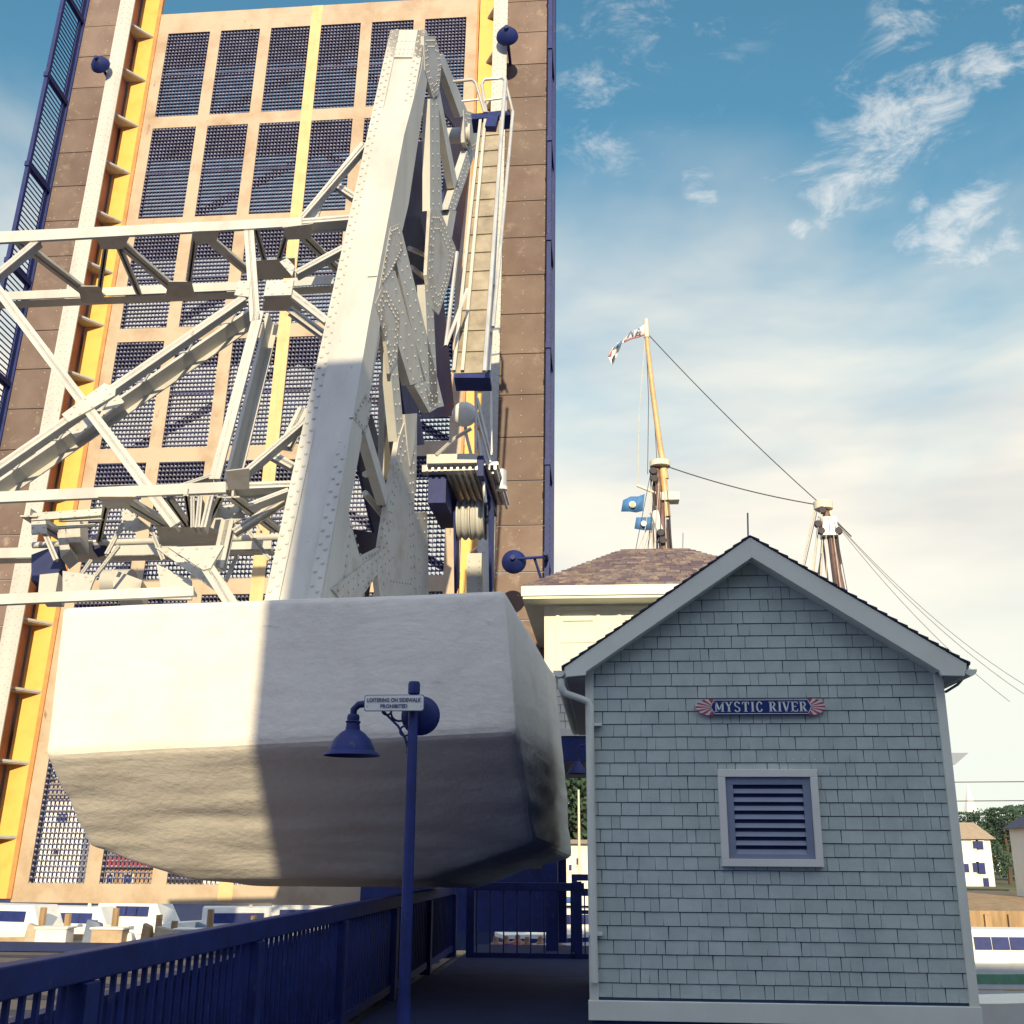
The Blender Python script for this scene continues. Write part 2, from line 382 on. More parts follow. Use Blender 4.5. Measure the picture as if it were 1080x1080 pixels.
# lamps fixed to the walkway railings (now lying sideways with the raised span)
def leaf_lamp(u,v,ue,label,off,r,side):
    t=thing('walkway_lamp',label,'lamp',tuple(L(ue,v,off)),'bell lamps carried sideways by the raised span')
    k=r/.27; m=MB(); c=L(u,v,off); m.lathe(c,[(0.0,.34*k),(.05*k,.34*k),(.06*k,.26*k),(.16*k,.2*k),(.25*k,.08*k),(.27*k,0),(.25*k,0.0),(.0,.04)],LN,28); m.build('lamp_shade',navy,t,True)
    m=MB()
    if side: m.tube([c+LN*.2,c+LN*.25+LU*(ue-u)*.5,L(ue,v+.1,off)],.03,8); m.tube([L(ue,v+.2,0.2),L(ue,v+.15,off+.1)],.05,8); m.tube([L(ue,v-.65,off-.2),L(ue+(u-ue)*.35,v+.05,off+.1)],.028,6)
    else: m.tube([c-LN*(off-.02),c+LN*.05],.04,8)
    m.build('lamp_arm',navy,t,True)
# positions read off the photograph (u,v on the span)
def LP(px,py,off=0):
    P=onplane(px,py,LO+LN*off,LN); r=P-LO; v=r.z/LV.z; return r.x-v*LV.x,v
for (px,py,ue,lb,off,r,sd_) in ((542,597,6.62,'dark bell lamp lying sideways low on the brown walkway just above the control house roof',1.5,.26,1),
                   (535,41,6.62,'dark bell lamp seen end-on at the top of the right brown walkway',.95,.29,0),
                   (106,71,-6.84,'dark bell lamp seen end-on near the top of the left brown walkway',.95,.26,0)):
    u,v=LP(px,py,off); leaf_lamp(u,v,ue,lb,off,r,sd_)
# ================================================================== BALANCE FRAME
GB=onplane(338,632,(0,12.2,0),(0,1,0)); GT=Vector((-2.99,16.4,16.05))
QN=Vector((1,-.07,0)).normalized()        # side plane of the frame
def Q(px,py,off=0): return onplane(px,py,GB+QN*off,QN)
GT=Q(450,33)
GD=(GT-GB); GD.x=0; GD.normalize(); GN=Vector((1,0,0)).cross(GD).normalized()
if GN.y<0: GN=-GN                          # away from the viewer
def G(px,py,off=0): return onplane(px,py,GB+GN*off,GN)
frame=thing('balance_frame','tall riveted cream steel balance frame leaning over the concrete counterweight, with latticed bracing','bridge frame',tuple(GB))
# main girder: front face
m=MB(); q=[G(280,632),G(338,632),G(450,33),G(412,33)]
dn=(q[0]-q[3])*.05
q=[q[0]+dn,q[1]+dn,q[2],q[3]]
m.prism(q,GN*.5); m.build('main_girder',paint,frame,bevel=.01)
m=MB()   # edge angles
def edgeplate(mb,a0,a1,b0,b1,f0,f1,off):
    pa=a0.lerp(a1,f0); pb=a0.lerp(a1,f1); qa=b0.lerp(b1,f0); qb=b0.lerp(b1,f1)
    mb.prism([pa,pb,qb,qa],-GN*off)
edgeplate(m,q[0],q[1],q[3],q[2],.0,.26,.03); edgeplate(m,q[0],q[1],q[3],q[2],.76,1.,.03)
m.prism([q[3].lerp(q[0],.0),q[2].lerp(q[1],.0),q[2].lerp(q[1],.07),q[3].lerp(q[0],.07)],-GN*.03)
for f,off in ((.07,.03),(.19,.03),(.82,.03),(.93,.03)):
    for i,p in enumerate(resample(q[0].lerp(q[1],f),q[3].lerp(q[2],f),.20)):
        m.rivet(p-GN*off+GD*(.1*(i%2) if f in(.19,.82) else 0)*.0+GD*(.08 if f in (.19,.82) else 0),-GN,.027)
for t in (.03,.05,.062):
    for p in resample(q[3].lerp(q[0],t),q[2].lerp(q[1],t),.07): m.rivet(p-GN*.03,-GN,.017)
for t in (.47,.49,.72): 
    for p in resample(q[3].lerp(q[0],t).lerp(q[2].lerp(q[1],t),.35),q[2].lerp(q[1],t),.16): m.rivet(p,-GN,.018)
m.build('girder_angles',paint,frame)
# side frame
def qpoly(mb,pts,th=.12,off=0.0,riv=None,rm=None,step=.14):
    P=[Q(x,y,off) for x,y in pts]; mb.prism(P,-QN*th)
    if rm is not None:
        n=len(P); c=sum(P,Vector())/n
        for i in range(n):
            a,b2=P[i],P[(i+1)%n]
            for ins in (.16,.36) if riv==2 else (.16,):
                for p in resample(a.lerp(c,ins),b2.lerp(c,ins),step): rm.rivet(p+QN*.001,QN,.024)
def qbeam(mb,x0,y0,x1,y1,w0,w1=None,th=.3,off=0.0,rm=None):
    w1=w1 or w0; d=Vector((x1-x0,y1-y0)).normalized(); nx,ny=-d.y,d.x
    pts=[(x0-nx*w0/2,y0-ny*w0/2),(x0+nx*w0/2,y0+ny*w0/2),(x1+nx*w1/2,y1+ny*w1/2),(x1-nx*w1/2,y1-ny*w1/2)]
    P=[Q(x,y,off) for x,y in pts]; mb.prism(P,-QN*th)
    if rm is not None:
        for f in (.25,.75):
            for p in resample(P[0].lerp(P[1],f),P[3].lerp(P[2],f),.22): rm.rivet(p,QN,.022)
m=MB(); qpoly(m,[(450,33),(456,50),(431,215),(401,343),(367,540),(352,655),(336,655),(389,340),(426,143),(444,75)],.5,.004)
m.build('girder_side_web',paint,frame)
m=MB()
qpoly(m,[(367,540),(380,588),(402,577),(409,532),(404,640),(398,606),(384,626),(378,655),(352,655)],.06,0,1,m)
qpoly(m,[(402,577),(409,532),(421,462),(428,442),(440,438),(437,534),(441,655),(404,655),(398,606)],.08,0.02,2,m,.16)
qbeam(m,356,628,414,583,17,17,.04,.03,m)
m.build('gusset_plate',paint2,frame)
m=MB(); qpoly(m,[(372,440),(387,414),(392,428),(386,457)],.05,.01,1,m,.12); m.build('gusset_plate',paint2,frame)
m=MB(); qpoly(m,[(396,320),(405,298),(422,330),(419,380),(411,394),(407,360)],.05,.01,2,m,.12); m.build('gusset_plate',paint2,frame)
m=MB(); qpoly(m,[(412,240),(421,236),(425,262),(411,290),(400,305)],.05,.01,1,m,.12); m.build('gusset_plate',paint2,frame)
m=MB(); qpoly(m,[(454,220),(464,221),(481,262),(473,300),(463,332),(456,326),(450,290)],.06,.01,2,m,.15); m.build('gusset_plate',paint2,frame)
m=MB(); qpoly(m,[(447,38),(459,38),(466,65),(463,98),(457,104),(448,74)],.06,.012,2,m,.13); m.build('gusset_plate',paint2,frame)
m=MB(); qpoly(m,[(489,116),(502,120),(507,130),(505,158),(496,163),(490,150)],.08,.01,2,m,.2); m.build('gusset_plate',paint2,frame)
for a in ((383,440,410,532,6,6),(411,340,423,465,8,8),(416,238,461,430,13,15),(407,288,441,404,20,17),(458,104,460,222,9,13),(461,92,481,198,4,5),(465,58,490,122,6,9),
          (497,160,476,222,9,8),(478,222,464,305,7,7),(441,404,458,432,10,12),(444,540,446,655,13,14),(434,440,434,520,12,10),(452,300,458,425,8,8)):
    m=MB(); qbeam(m,*a,th=.14,rm=m if a[4]>7 else None); m.build('side_brace',paint,frame)
# inner frame standing half a metre further left
m=MB()
for a in ((437,150,463,440,30,34),(452,80,500,150,18,14),(486,150,470,300,26,20),(420,340,440,470,14,16),(380,440,410,560,26,30),(405,470,425,655,24,34),(385,560,372,640,30,30),(428,230,440,300,30,40)):
    qbeam(m,*a,th=.05,off=-.72)
m.build('inner_web',steeldk,frame)
m=MB(); qpoly(m,[(406,393),(415,392),(421,442),(420,495),(405,508)],.1,-.30); m.build('inner_stiffener',paint,frame)
m=MB(); qpoly(m,[(427,437),(440,436),(437,470),(433,492),(430,470)],.05,.04); m.build('inner_stiffener',paint,frame)
m=MB()
for a in ((432,138,462,150),(434,282,452,296),(385,500,405,503),(385,520,405,545),(432,262,455,272)):
    m.tube([Q(a[0],a[1],-.4),Q(a[2],a[3],-.4)],.05,6)
c=Q(480,143,-.25); m.lathe(c,[(0,-.35),(.24,-.35),(.24,-.3),(.17,-.3),(.17,.3),(.24,.3),(.24,.35),(0,.35)],(1,0,0),20)
m.build('link_pin',paint,frame,True)
# latticed bracing between the two balance frames (plane of the front chords)
def gpoly(mb,pts,th=.05,off=0.0,rm=None):
    P=[G(x,y,off) for x,y in pts]; mb.prism(P,GN*th)
    if rm is not None:
        n=len(P); c=sum(P,Vector())/n
        for i in range(n):
            for p in resample(P[i].lerp(c,.22),P[(i+1)%n].lerp(c,.22),.16): rm.rivet(p,-GN,.02)
def cbeam(mb,x0,y0,x1,y1,wpx,off=0.0,dep=.16):
    """pair of angles back to back with a slot between, as on the cream braces"""
    a,b=G(x0,y0,off),G(x1,y1,off); s=(b-a).normalized(); sd=s.cross(GN).normalized()
    pc=G((x0+x1)/2,(y0+y1)/2,off); d=(pc-CAM).length; w=wpx*d/F*1.0
    for k in (-1,1):
        c=sd*k*w*.27
        mb.beam(a+c,b+c,w*.46,.02,nrm=GN)
        mb.beam(a+sd*k*w*.06,b+sd*k*w*.06,.016,dep,nrm=GN)
def dbeam(mb,x0,y0,x1,y1,wpx,off=0.2,dep=.2):
    a,b=G(x0,y0,off),G(x1,y1,off); d=((a+b)/2-CAM).length; w=wpx*d/F
    s=(b-a).normalized(); sd=s.cross(GN).normalized()
    mb.beam(a,b,w*.35,dep,nrm=GN)
    mb.beam(a,b,w,.02,nrm=GN); mb.beam(a+GN*dep,b+GN*dep,w,.02,nrm=GN)
def gm(fn,name,material,*a,**k):
    m=MB(); fn(m,*a,**k); return m.build(name,material,frame)
# horizontal struts
gm(gpoly,'strut',paint,[(-60,247),(318,229),(318,238),(-60,259)],.04,-.03)
gm(gpoly,'strut',paint,[(-60,521),(238,508),(238,519),(-60,532)],.04,-.03)
gm(gpoly,'strut',paint,[(-60,629),(204,618),(204,628),(-60,640)],.04,-.03)
for a in ((-60,250,392,229,7),(-60,524,305,511,7),(-60,632,204,622,7)):
    A,B=G(a[0],a[1],.01),G(a[2],a[3],.01); m=MB(); m.beam(A,B,.03,.14,nrm=GN); m.build('strut_web',paint,frame)
ZU=G(150,246).z-.02; ZL=G(150,524).z-.02
def hz(py): return ZU if py<420 else ZL
def hbeam(mb,x0,y0,x1,y1,wpx,dep=.12,dz=0,z=None):
    z=z if z is not None else hz((y0+y1)/2)
    a,b=PZ(x0,y0,z+dz),PZ(x1,y1,z+dz); t=(b-a).normalized(); d=((a+b)/2-CAM).length
    # pixel width across the bar -> width in the horizontal plane
    sd=Vector((-t.y,t.x,0)); ex=.035 if abs(t.x)<.8 else .0
    v0=M3.transposed()@((a+b)/2-CAM); v1=M3.transposed()@((a+b)/2+sd-CAM); e=Vector((v1.x/-v1.z-v0.x/-v0.z,v1.y/-v1.z-v0.y/-v0.z)); dr=Vector((x1-x0,y0-y1)).normalized(); pr=abs(e.x*dr.y-e.y*dr.x)*F
    w=min(.34,wpx/max(pr,8)); mb.beam(a,b,w,.02,nrm=(0,0,1)); mb.beam(a,b,.03,dep,nrm=(0,0,1))
for a in ((-60,325,262,308),(308,308,353,303),(-60,594,186,586),(238,584,289,583)):
    m=MB(); z=hz(a[1]); A,B=PZ(a[0],a[1],z),PZ(a[2],a[3],z); Bx=Vector((B.x,A.y,B.z)) ; B=Vector((B.x,A.y+(B.y-A.y)*.35,z)); m.beam(A,B,.22,.022,nrm=(0,0,1)); m.beam(A+Vector((0,-.15,.02)),B+Vector((0,-.15,.02)),.03,.16,nrm=(0,0,1)); m.build('rear_chord',paint,frame)
for a in ((318,233,392,227,8,.0,.2),(238,513,306,510,8,.0,.2)):
    gm(dbeam,'lower_strut',paint,*a)
for a in ((20,256,95,313,8),(118,250,183,306,8),(112,258,104,312,6),(124,258,147,312,6),(206,248,198,308,6),(214,248,262,288,8),(270,243,283,290,6),(304,242,290,288,6),(312,242,357,286,9),
          (30,545,88,582,9),(126,527,182,560,9),(113,530,102,582,7),(177,527,197,556,10),(233,525,217,558,8),(245,525,292,561,9),(196,523,201,555,5)):
    gm(hbeam,'lattice_bar',paint,*a)
for a in ((318,230,384,150,7),(352,192,374,207,7),(246,560,303,523,7),(300,470,320,430,12),(282,476,309,491,8),(305,325,342,352,8),(240,548,229,598,13)):
    gm(dbeam,'lattice_bar',paint,*a,off=.28,dep=.09)
for a in ((262,236,269,338,10),(-30,511,257,313,9),(-20,282,185,553,10),(273,328,226,505,11),(304,306,345,338,8),(312,287,362,260,7),(237,515,321,443,6),(316,231,384,152,5),
          (218,597,246,640,13),(211,523,208,556,5),(222,523,214,556,6),(203,523,203,556,4),(262,532,304,516,5),(175,517,222,501,4),(-30,310,40,252,7)):
    gm(cbeam,'diagonal_brace',paint,*a)
# second flange of the two laced diagonals, set back, with lacing bars between
for a in ((-30,526,266,324,8),(282,330,238,505,8)):
    m=MB(); A,B=G(a[0],a[1],.5),G(a[2],a[3],.5); m.beam(A,B,.05,.26,nrm=GN); sd_=(B-A).cross(GN).normalized(); sd_=sd_ if sd_.z>0 else -sd_; m.beam(A+GN*.24-sd_*.05,B+GN*.24-sd_*.05,.12,.02,nrm=GN); m.build('diagonal_flange',paint,frame)
m=MB()
n=13
for i in range(n):
    t0,t1=i/n,(i+1)/n
    P=lambda t,s: (G(-30+287*t,511-198*t,.04) if s else G(-30+296*t,526-202*t,.48))
    m.beam(P(t0,i%2),P(t1,(i+1)%2),.06,.012,nrm=GN)
m.build('lacing_bars',paint,frame)
# gussets
for pts,off,mm in (([(100,249),(137,249),(130,263),(107,263)],.3,1),([(82,302),(105,302),(112,319),(86,319)],.3,1),([(178,297),(202,297),(206,314),(174,314)],.3,1),([(203,244),(232,243),(228,255),(206,259)],.3,1),
    ([(298,240),(330,236),(328,252),(302,253)],.3,1),([(268,275),(311,272),(311,293),(268,295)],.3,1),([(252,296),(264,296),(262,313),(247,311)],-.02,0),([(281,296),(310,295),(307,311),(278,312)],-.04,0),
    ([(295,276),(303,272),(311,281),(308,291)],.02,0),([(65,437),(110,404),(122,410),(121,417),(72,445)],-.03,0),([(72,453),(122,412),(131,424),(80,462)],.46,1),([(280,312),(313,312),(318,328),(276,328)],.3,1),
    ([(84,572),(105,572),(112,589),(81,589)],.3,1),([(103,524),(143,524),(136,536),(112,536)],.3,1),([(164,555),(238,558),(235,576),(170,576)],.12,1),([(177,577),(236,575),(222,599),(214,601)],-.03,0),
    ([(163,577),(177,579),(215,603),(226,622),(196,600)],.3,1),([(238,497),(263,494),(263,516),(240,516)],.3,1),([(222,556),(232,534),(250,531),(259,545),(246,552),(241,566)],.5,0),([(314,232),(346,196),(335,231)],.2,1),
    ([(237,516),(262,497),(262,517)],.1,1),([(165,595),(176,600),(202,612),(202,632),(172,632)],.7,0),([(66,602),(101,607),(97,616),(91,634),(66,634)],.7,0),([(33,541),(110,536),(110,543),(33,549)],.7,0),
    ([(128,540),(134,537),(158,556),(141,560),(131,557)],.7,0),([(33,550),(48,549),(49,562),(33,563)],.7,0)):
    m=MB(); ys=sum(p[1] for p in pts)/len(pts)
    if off in (.3,.12) and ys>240 and ys<600 and pts[0]!=(163,577): m.prism([PZ(x,y,hz(ys)-.015) for x,y in pts],(0,0,.012))
    else: gpoly(m,pts,.03,off,m)
    m.build('gusset_plate',paint if mm==0 else paint2,frame)
for a in ((47,562,59,590,7),(112,584,133,545,6),(158,556,172,590,6),(85,606,96,590,5),(100,607,125,575,5),(250,585,238,612,6),(255,528,275,560,5),(262,560,284,590,6),(62,548,108,546,5),(55,556,100,553,4)):
    gm(cbeam,'rear_brace',paint,*(a[:4]+(a[4]*.7,)),off=.75,dep=.05)
# trunnion machinery behind the lower struts
mach=thing('drive_machinery','cream and tan gear plates and shafts behind the lower bracing above the counterweight','machinery',tuple(G(120,600,1.6)))
m=MB()
for pts in ([(42,606),(62,604),(58,628),(40,628)],[(118,600),(150,612),(146,628),(120,628)],[(70,548),(84,546),(85,572),(70,572)],[(60,560),(68,556),(74,580),(64,588)]): m=MB(); gpoly(m,pts,.3,1.3); m.build('bearing_block',paint2,mach)
m=MB()
for x,y,r in ((125,614,.18),):
    m.lathe(G(x,y,1.7),[(0,-.2),(r,-.2),(r,.2),(0,.2)],(1,0,0),20)
m.tube([G(35,575,1.9),G(300,566,1.9)],.05,10)
m.build('drive_shaft',paint,mach,True)
for pts in ([(33,585),(60,575),(66,600),(45,615),(33,612)],[(96,566),(108,560),(112,575),(98,580)]):
    m=MB(); gpoly(m,pts,.2,1.9); m.build('gear_case',steeldk,mach)
# ================================================================== CATWALK and platform on the operating strut
cat=thing('catwalk','narrow steel catwalk with tube handrails climbing beside the balance frame','catwalk',(-1.9,15.3,8.6))
CB=PX(498,394,-1.9); CT=PX(517,125,-1.9); CDv=(CT-CB).normalized(); CN=Vector((1,0,0)).cross(CDv).normalized()
if CN.y<0: CN=-CN
def Cp(px,py,off=0): return onplane(px,py,CB+CN*off,CN)
m=MB(); Pq=[Cp(479,394),Cp(516,393),Cp(529,126),Cp(507,128)]; m.prism(Pq,CN*.12)
for t in [i/14 for i in range(15)]:
    a=Pq[0].lerp(Pq[3],t); b2=Pq[1].lerp(Pq[2],t); m.beam(a-CN*.004,b2-CN*.004,.03,.02,nrm=-CN)
m.build('walkway_plank',mat('worn_plank',(.36,.31,.24),.7,var=.2,vscale=3),cat)
m=MB()
for x0,y0,x1,y1 in ((479,393,507,128),(516,393,529,126),(488,393,512,128)):
    m.beam(Cp(x0,y0,-.02),Cp(x1,y1,-.02),.05,.06,nrm=-CN)
m.build('edge_angle',paint,cat)
m=MB(); m.beam(Cp(497,123,-.1),Cp(538,118,-.1),.16,.3,nrm=CN); m.build('end_bar',navy,cat); m=MB(); m.beam(Cp(479,396,-.1),Cp(517,396,-.1),.09,.3,nrm=CN); m.build('end_bar',navy,cat); m=MB(); m.beam(Cp(520,121,-.12),Cp(517,133,-.12),.2,.2,nrm=CN); m.build('end_bar',navy,cat)
m=MB()
H=-.9
for pl in ([(534,86),(533,84)],):pass
m.tube([Cp(533,84,H),Cp(511,392,H)],.035,8); m.tube([Cp(541,118,H*.5),Cp(520,345,H*.5)],.03,8)
m.tube([Cp(478,86,-.2),Cp(498,84,-.2),Cp(502,88,-.2),Cp(511,119,-.1)],.03,8); m.tube([Cp(487,107,-.2),Cp(505,105,-.2)],.022,6)
m.tube([Cp(513,119,-.1),Cp(508,89,-.2),Cp(511,84,-.2),Cp(529,82,-.2),Cp(534,86,-.3),Cp(533,118,-.2)],.03,8); m.tube([Cp(511,106,-.2),Cp(534,103,-.2)],.022,6)
m.tube([Cp(541,118,-.2),Cp(534,90,-.5)],.025,6)
m.tube([Cp(493,305,-.5),Cp(470,365,-.5),Cp(482,266,-.6)],.03,6)
for y in (150,200,250,300,350):
    xr=529-(y-126)*.049; m.tube([Cp(xr,y,0),Cp(533-(y-84)*.071,y-4,H)],.022,6)
m.build('handrail',chrome,cat,True)
plat=thing('service_platform','small steel service platform with ribbed underside hanging below the catwalk','platform',(-2.1,17,7.2))
zf=PY(476,490,16.6).z
m=MB()
A,B=PY(450,484,16.6),PY(503,483,16.6); m.beam(A,B,.16,.1); A2,B2=PY(445,494,16.75),PY(500,492,16.75); m.beam(A2,B2,.12,.2)
m.build('edge_beam',paint,plat)
m=MB(); A,B=PY(450,490,16.7),PY(503,490,16.7); m.box(A.x,B.x+.35,16.7,18.9,A.z-.03,A.z+.02)
for i in range(12):
    x=A.x+(B.x+.3-A.x)*i/11; m.box(x-.02,x+.02,16.7,18.9,A.z-.11,A.z-.031)
m.build('ribbed_floor',chrome,plat)
m=MB(); m.box(B.x+.02,B.x+.12,16.6,18.9,A.z-.25,A.z+.1); m.box(A.x,A.x+.3,16.9,18.4,A.z-.6,A.z-.12); m.build('side_channel',navy,plat)
m=MB()
for x0,y0,x1,y1 in ((502,400,502,482),(517,398,518,478),(502,404,517,402),(504,455,512,530),(503,420,518,480),(503,435,520,500)):
    m.tube([PY(x0,y0,16.9),PY(x1,y1,16.9)],.03,7)
m.tube([PY(460,480,16.6),PY(480,462,16.6),PY(497,452,16.6)],.035,8)
m.build('guard_rail',chrome,plat,True)
cc=PY(490,437,16.9)
md=thing('warning_light','round white drum light beside the service platform','light',tuple(cc))
m=MB(); m.lathe(cc,[(0,-.1),(.12,-.1),(.19,-.06),(.215,0),(.19,.06),(.12,.1),(0,.1)],(0.1,-.8,-.4),24); m.build('lamp_drum',white,md,True)
m=MB(); m.tube([cc+Vector((.0,.05,.0)),cc+Vector((.0,.2,-.25)),PY(497,480,17)],.03,6); m.build('mount',chrome,md,True)
cc=PY(529,507,17.5)
sec=thing('security_camera','small white cylindrical camera at the right end of the service platform','camera',tuple(cc))
m=MB(); m.lathe(cc+Vector((0,0,-.12)),[(0,0),(.085,0),(.085,.3),(.05,.33),(0,.33)],(0,0,1),16); m.build('camera_body',chrome,sec,True)
m=MB(); m.lathe(cc+Vector((0,0,-.17)),[(0,0),(.1,0),(.1,.06),(0,.06)],(0,0,1),16); m.build('camera_hood',white,sec,True)
m=MB(); m.tube([cc,cc+Vector((-.35,0,.1))],.025,6); m.build('bracket',navy,sec)
sh=thing('cable_sheaves','row of grooved sheave wheels under the service platform','pulley block',tuple(PY(497,550,18)))
for x in (487,494,502,509):
    c=PY(x,548,18); m=MB(); m.lathe(c,[(.06,-.06),(.30,-.05),(.36,-.06),(.36,-.04),(.31,0),(.36,.04),(.36,.06),(.30,.05),(.06,.06)],(1,0,0),28); m.build('sheave_wheel',paint,sh,True)
m=MB(); c=PY(516,560,18); m.prism([c+Vector((0,-.3,.5)),c+Vector((0,.3,.5)),c+Vector((0,.4,-.9)),c+Vector((0,.1,-1.1))],(.05,0,0)); c=PY(482,560,18); m.prism([c+Vector((0,-.3,.5)),c+Vector((0,.3,.5)),c+Vector((0,.4,-.9)),c+Vector((0,.1,-1.1))],(-.04,0,0))
m.build('side_plate',navy,sh)
m=MB(); m.tube([PY(480,548,18),PY(516,548,18)],.07,12); m.build('axle',chrome,sh,True)
a=PY(501,585,18.3);b2=PY(501,655,18.0)
m=MB(); m.box(a.x-.13,a.x+.13,18.2,18.5,b2.z,a.z); rvp=MB()
for z in [b2.z+.1*i for i in range(int((a.z-b2.z)/.1))]:
    for dx in (-.09,.09): rvp.rivet((a.x+dx,18.2,z),(0,-1,0),.016)
m.build('post',paint,sh); rvp.build('post_rivets',paint,sh)
# ================================================================== COUNTERWEIGHT
cw=thing('counterweight','huge cream concrete counterweight block hanging over the sidewalk, half in sunlight','counterweight',(-3.4,12,1.2))
def crease_plane(px,py):
    A=PY(48,797,11.0); B=PY(546,772,11.0); C=PY(320,928,12.9)
    return onplane(px,py,A,(B-A).cross(C-A))
bmw=bmesh.new()
fr=[PY(65,640,11.15),PY(533,622,11.15),PY(546,772,11.0),crease_plane(563,888),crease_plane(452,927),crease_plane(197,928),crease_plane(93,893),PY(48,797,11.0)]
fr[1].x-=.0
br=[]
for i,p in enumerate(fr):
    s=.3*(p.x-fr[0].x)/(fr[1].x-fr[0].x)
    br.append(Vector((p.x+s,15.9,p.z-.17)))
fv=[bmw.verts.new(p) for p in fr]; bv=[bmw.verts.new(p) for p in br]
bmw.faces.new([fv[7],fv[2],fv[1],fv[0]]); bmw.faces.new([fv[7],fv[6],fv[5],fv[4],fv[3],fv[2]])
bmw.faces.new(list(bv))
for i in range(8): j=(i+1)%8; bmw.faces.new([fv[i],fv[j],bv[j],bv[i]])
bmesh.ops.recalc_face_normals(bmw,faces=bmw.faces)
bmesh.ops.bevel(bmw,geom=[e for e in bmw.edges],offset=.06,segments=2,profile=.5,affect='EDGES')
bmesh.ops.triangulate(bmw,faces=bmw.faces)
for _ in range(5):
    le=[e for e in bmw.edges if e.calc_length()>.12]
    if not le: break
    bmesh.ops.subdivide_edges(bmw,edges=le,cuts=1); bmesh.ops.triangulate(bmw,faces=[f for f in bmw.faces if len(f.verts)>3])
bmw.normal_update()
for v in bmw.verts:
    p=v.co; low=max(0,min(1,(2.75-p.z)/.3))
    n1=noise.noise(Vector((p.x*.7,p.y*.7,p.z*1.4)))*.012+noise.noise(Vector((p.x*1.3,p.y*1.3,p.z*9)))*.012*(0.25+low)
    n1+=low*(noise.noise(Vector((p.x*1.1+5,p.y,p.z*5)))*.022)
    v.co=p+v.normal*n1
me=bpy.data.meshes.new('concrete_block'); bmw.to_mesh(me); bmw.free()
for p in me.polygons: p.use_smooth=True
me.set_sharp_from_angle(angle=math.radians(24))
me.materials.append(concrete); o=bpy.data.objects.new('concrete_block',me); sc.collection.objects.link(o); o.parent=cw; o.matrix_parent_inverse=Matrix.Translation(-Vector(cw.location))
# ================================================================== SIDEWALK RAILING
rail=thing('sidewalk_railing','long dark blue railing with square posts and thin balusters running back beside the road','railing',(-2.42,3,0))
XR=-2.42
def zr(y): return 1.14-.008*(y-4.7)
m=MB()
m.hexa([(XR-.05,1.2,zr(1.2)-.13),(XR+.05,1.2,zr(1.2)-.13),(XR+.05,17.8,zr(17.8)-.13),(XR-.05,17.8,zr(17.8)-.13),(XR-.05,1.2,zr(1.2)),(XR+.05,1.2,zr(1.2)),(XR+.05,17.8,zr(17.8)),(XR-.05,17.8,zr(17.8))]); m.build('top_rail',navy,rail,bevel=.008)
m=MB(); m.box(XR-.03,XR+.03,1.2,17.8,.08,.16); m.build('bottom_rail',navy,rail)
m=MB(); y=1.3
while y<17.7: m.box(XR-.012,XR+.012,y,y+.024,.16,zr(y)-.13); y+=.125
m.build('balusters',navy,rail)
for y in (2.6,5.2,7.75,10.3,12.8,15.3,17.78):
    m=MB(); m.box(XR-.07,XR+.07,y-.07,y+.07,0,zr(y)-.132); m.build('railing_post',navy,rail,bevel=.006)
gw=thing('road_guard','low solid dark steel guard between the road and the sidewalk railing','guard wall',(-2.78,8,-.14))
m=MB(); m.box(-2.79,-2.77,1,17.6,-.14,.78); m.build('guard_panel',navy,gw)
m=MB(); m.box(-2.83,-2.74,1,17.6,.78,.82); m.build('guard_cap',navy,gw)
for k in range(8):
    m=MB(); m.box(-2.85,-2.795,1.5+k*1.9,1.56+k*1.9,-.14,.778); m.build('guard_rib',navy,gw)
gate=thing('walkway_barrier','dark blue barrier railing closing the far end of the sidewalk under the bridge','barrier',(-1.3,17.95,0))
x0,x1=PY(497,930,17.95).x,PY(616,930,17.95).x
m=MB(); m.box(x0,x1,17.9,18.0,.96,1.08); m.build('top_rail',navy,gate,bevel=.006)
m=MB(); m.box(x0,x1+.3,17.92,17.98,-.02,.05); m.build('bottom_rail',navy,gate)
m=MB(); x=x0+.1
while x<x1+.3: m.box(x-.01,x+.01,17.93,17.97,.05,.96); x+=.21
m.build('balusters',navy,gate)
for x in (x0,x1-.1):
    m=MB(); m.box(x-.06,x+.06,17.88,18.02,-.1,1.10); m.build('railing_post',navy,gate)
g2=thing('rear_gate','dark blue gate frame standing behind the barrier next to the grey shed','gate',(-.45,18.8,0))
a,b2=PY(606,922,18.8),PY(640,922,18.8)
m=MB(); m.box(a.x-.05,a.x+.04,18.75,18.85,.0,a.z); m.build('gate_post',navy,g2)
m=MB(); m.box(a.x,b2.x+.6,18.76,18.84,a.z-.1,a.z); m.box(a.x,b2.x+.6,18.76,18.84,PY(620,945,18.8).z,PY(620,940,18.8).z+.04);m.box(a.x,b2.x+.6,18.76,18.84,PY(620,960,18.8).z-.06,PY(620,960,18.8).z); m.box(b2.x-.25,b2.x-.2,18.76,18.84,0,a.z); m.build('gate_rails',navy,g2)
# deck over the pit, and abutment
struct(MB().box(-2.3,1.0,15.5,20.3,-.4,-.02).build('pier_deck',walk))
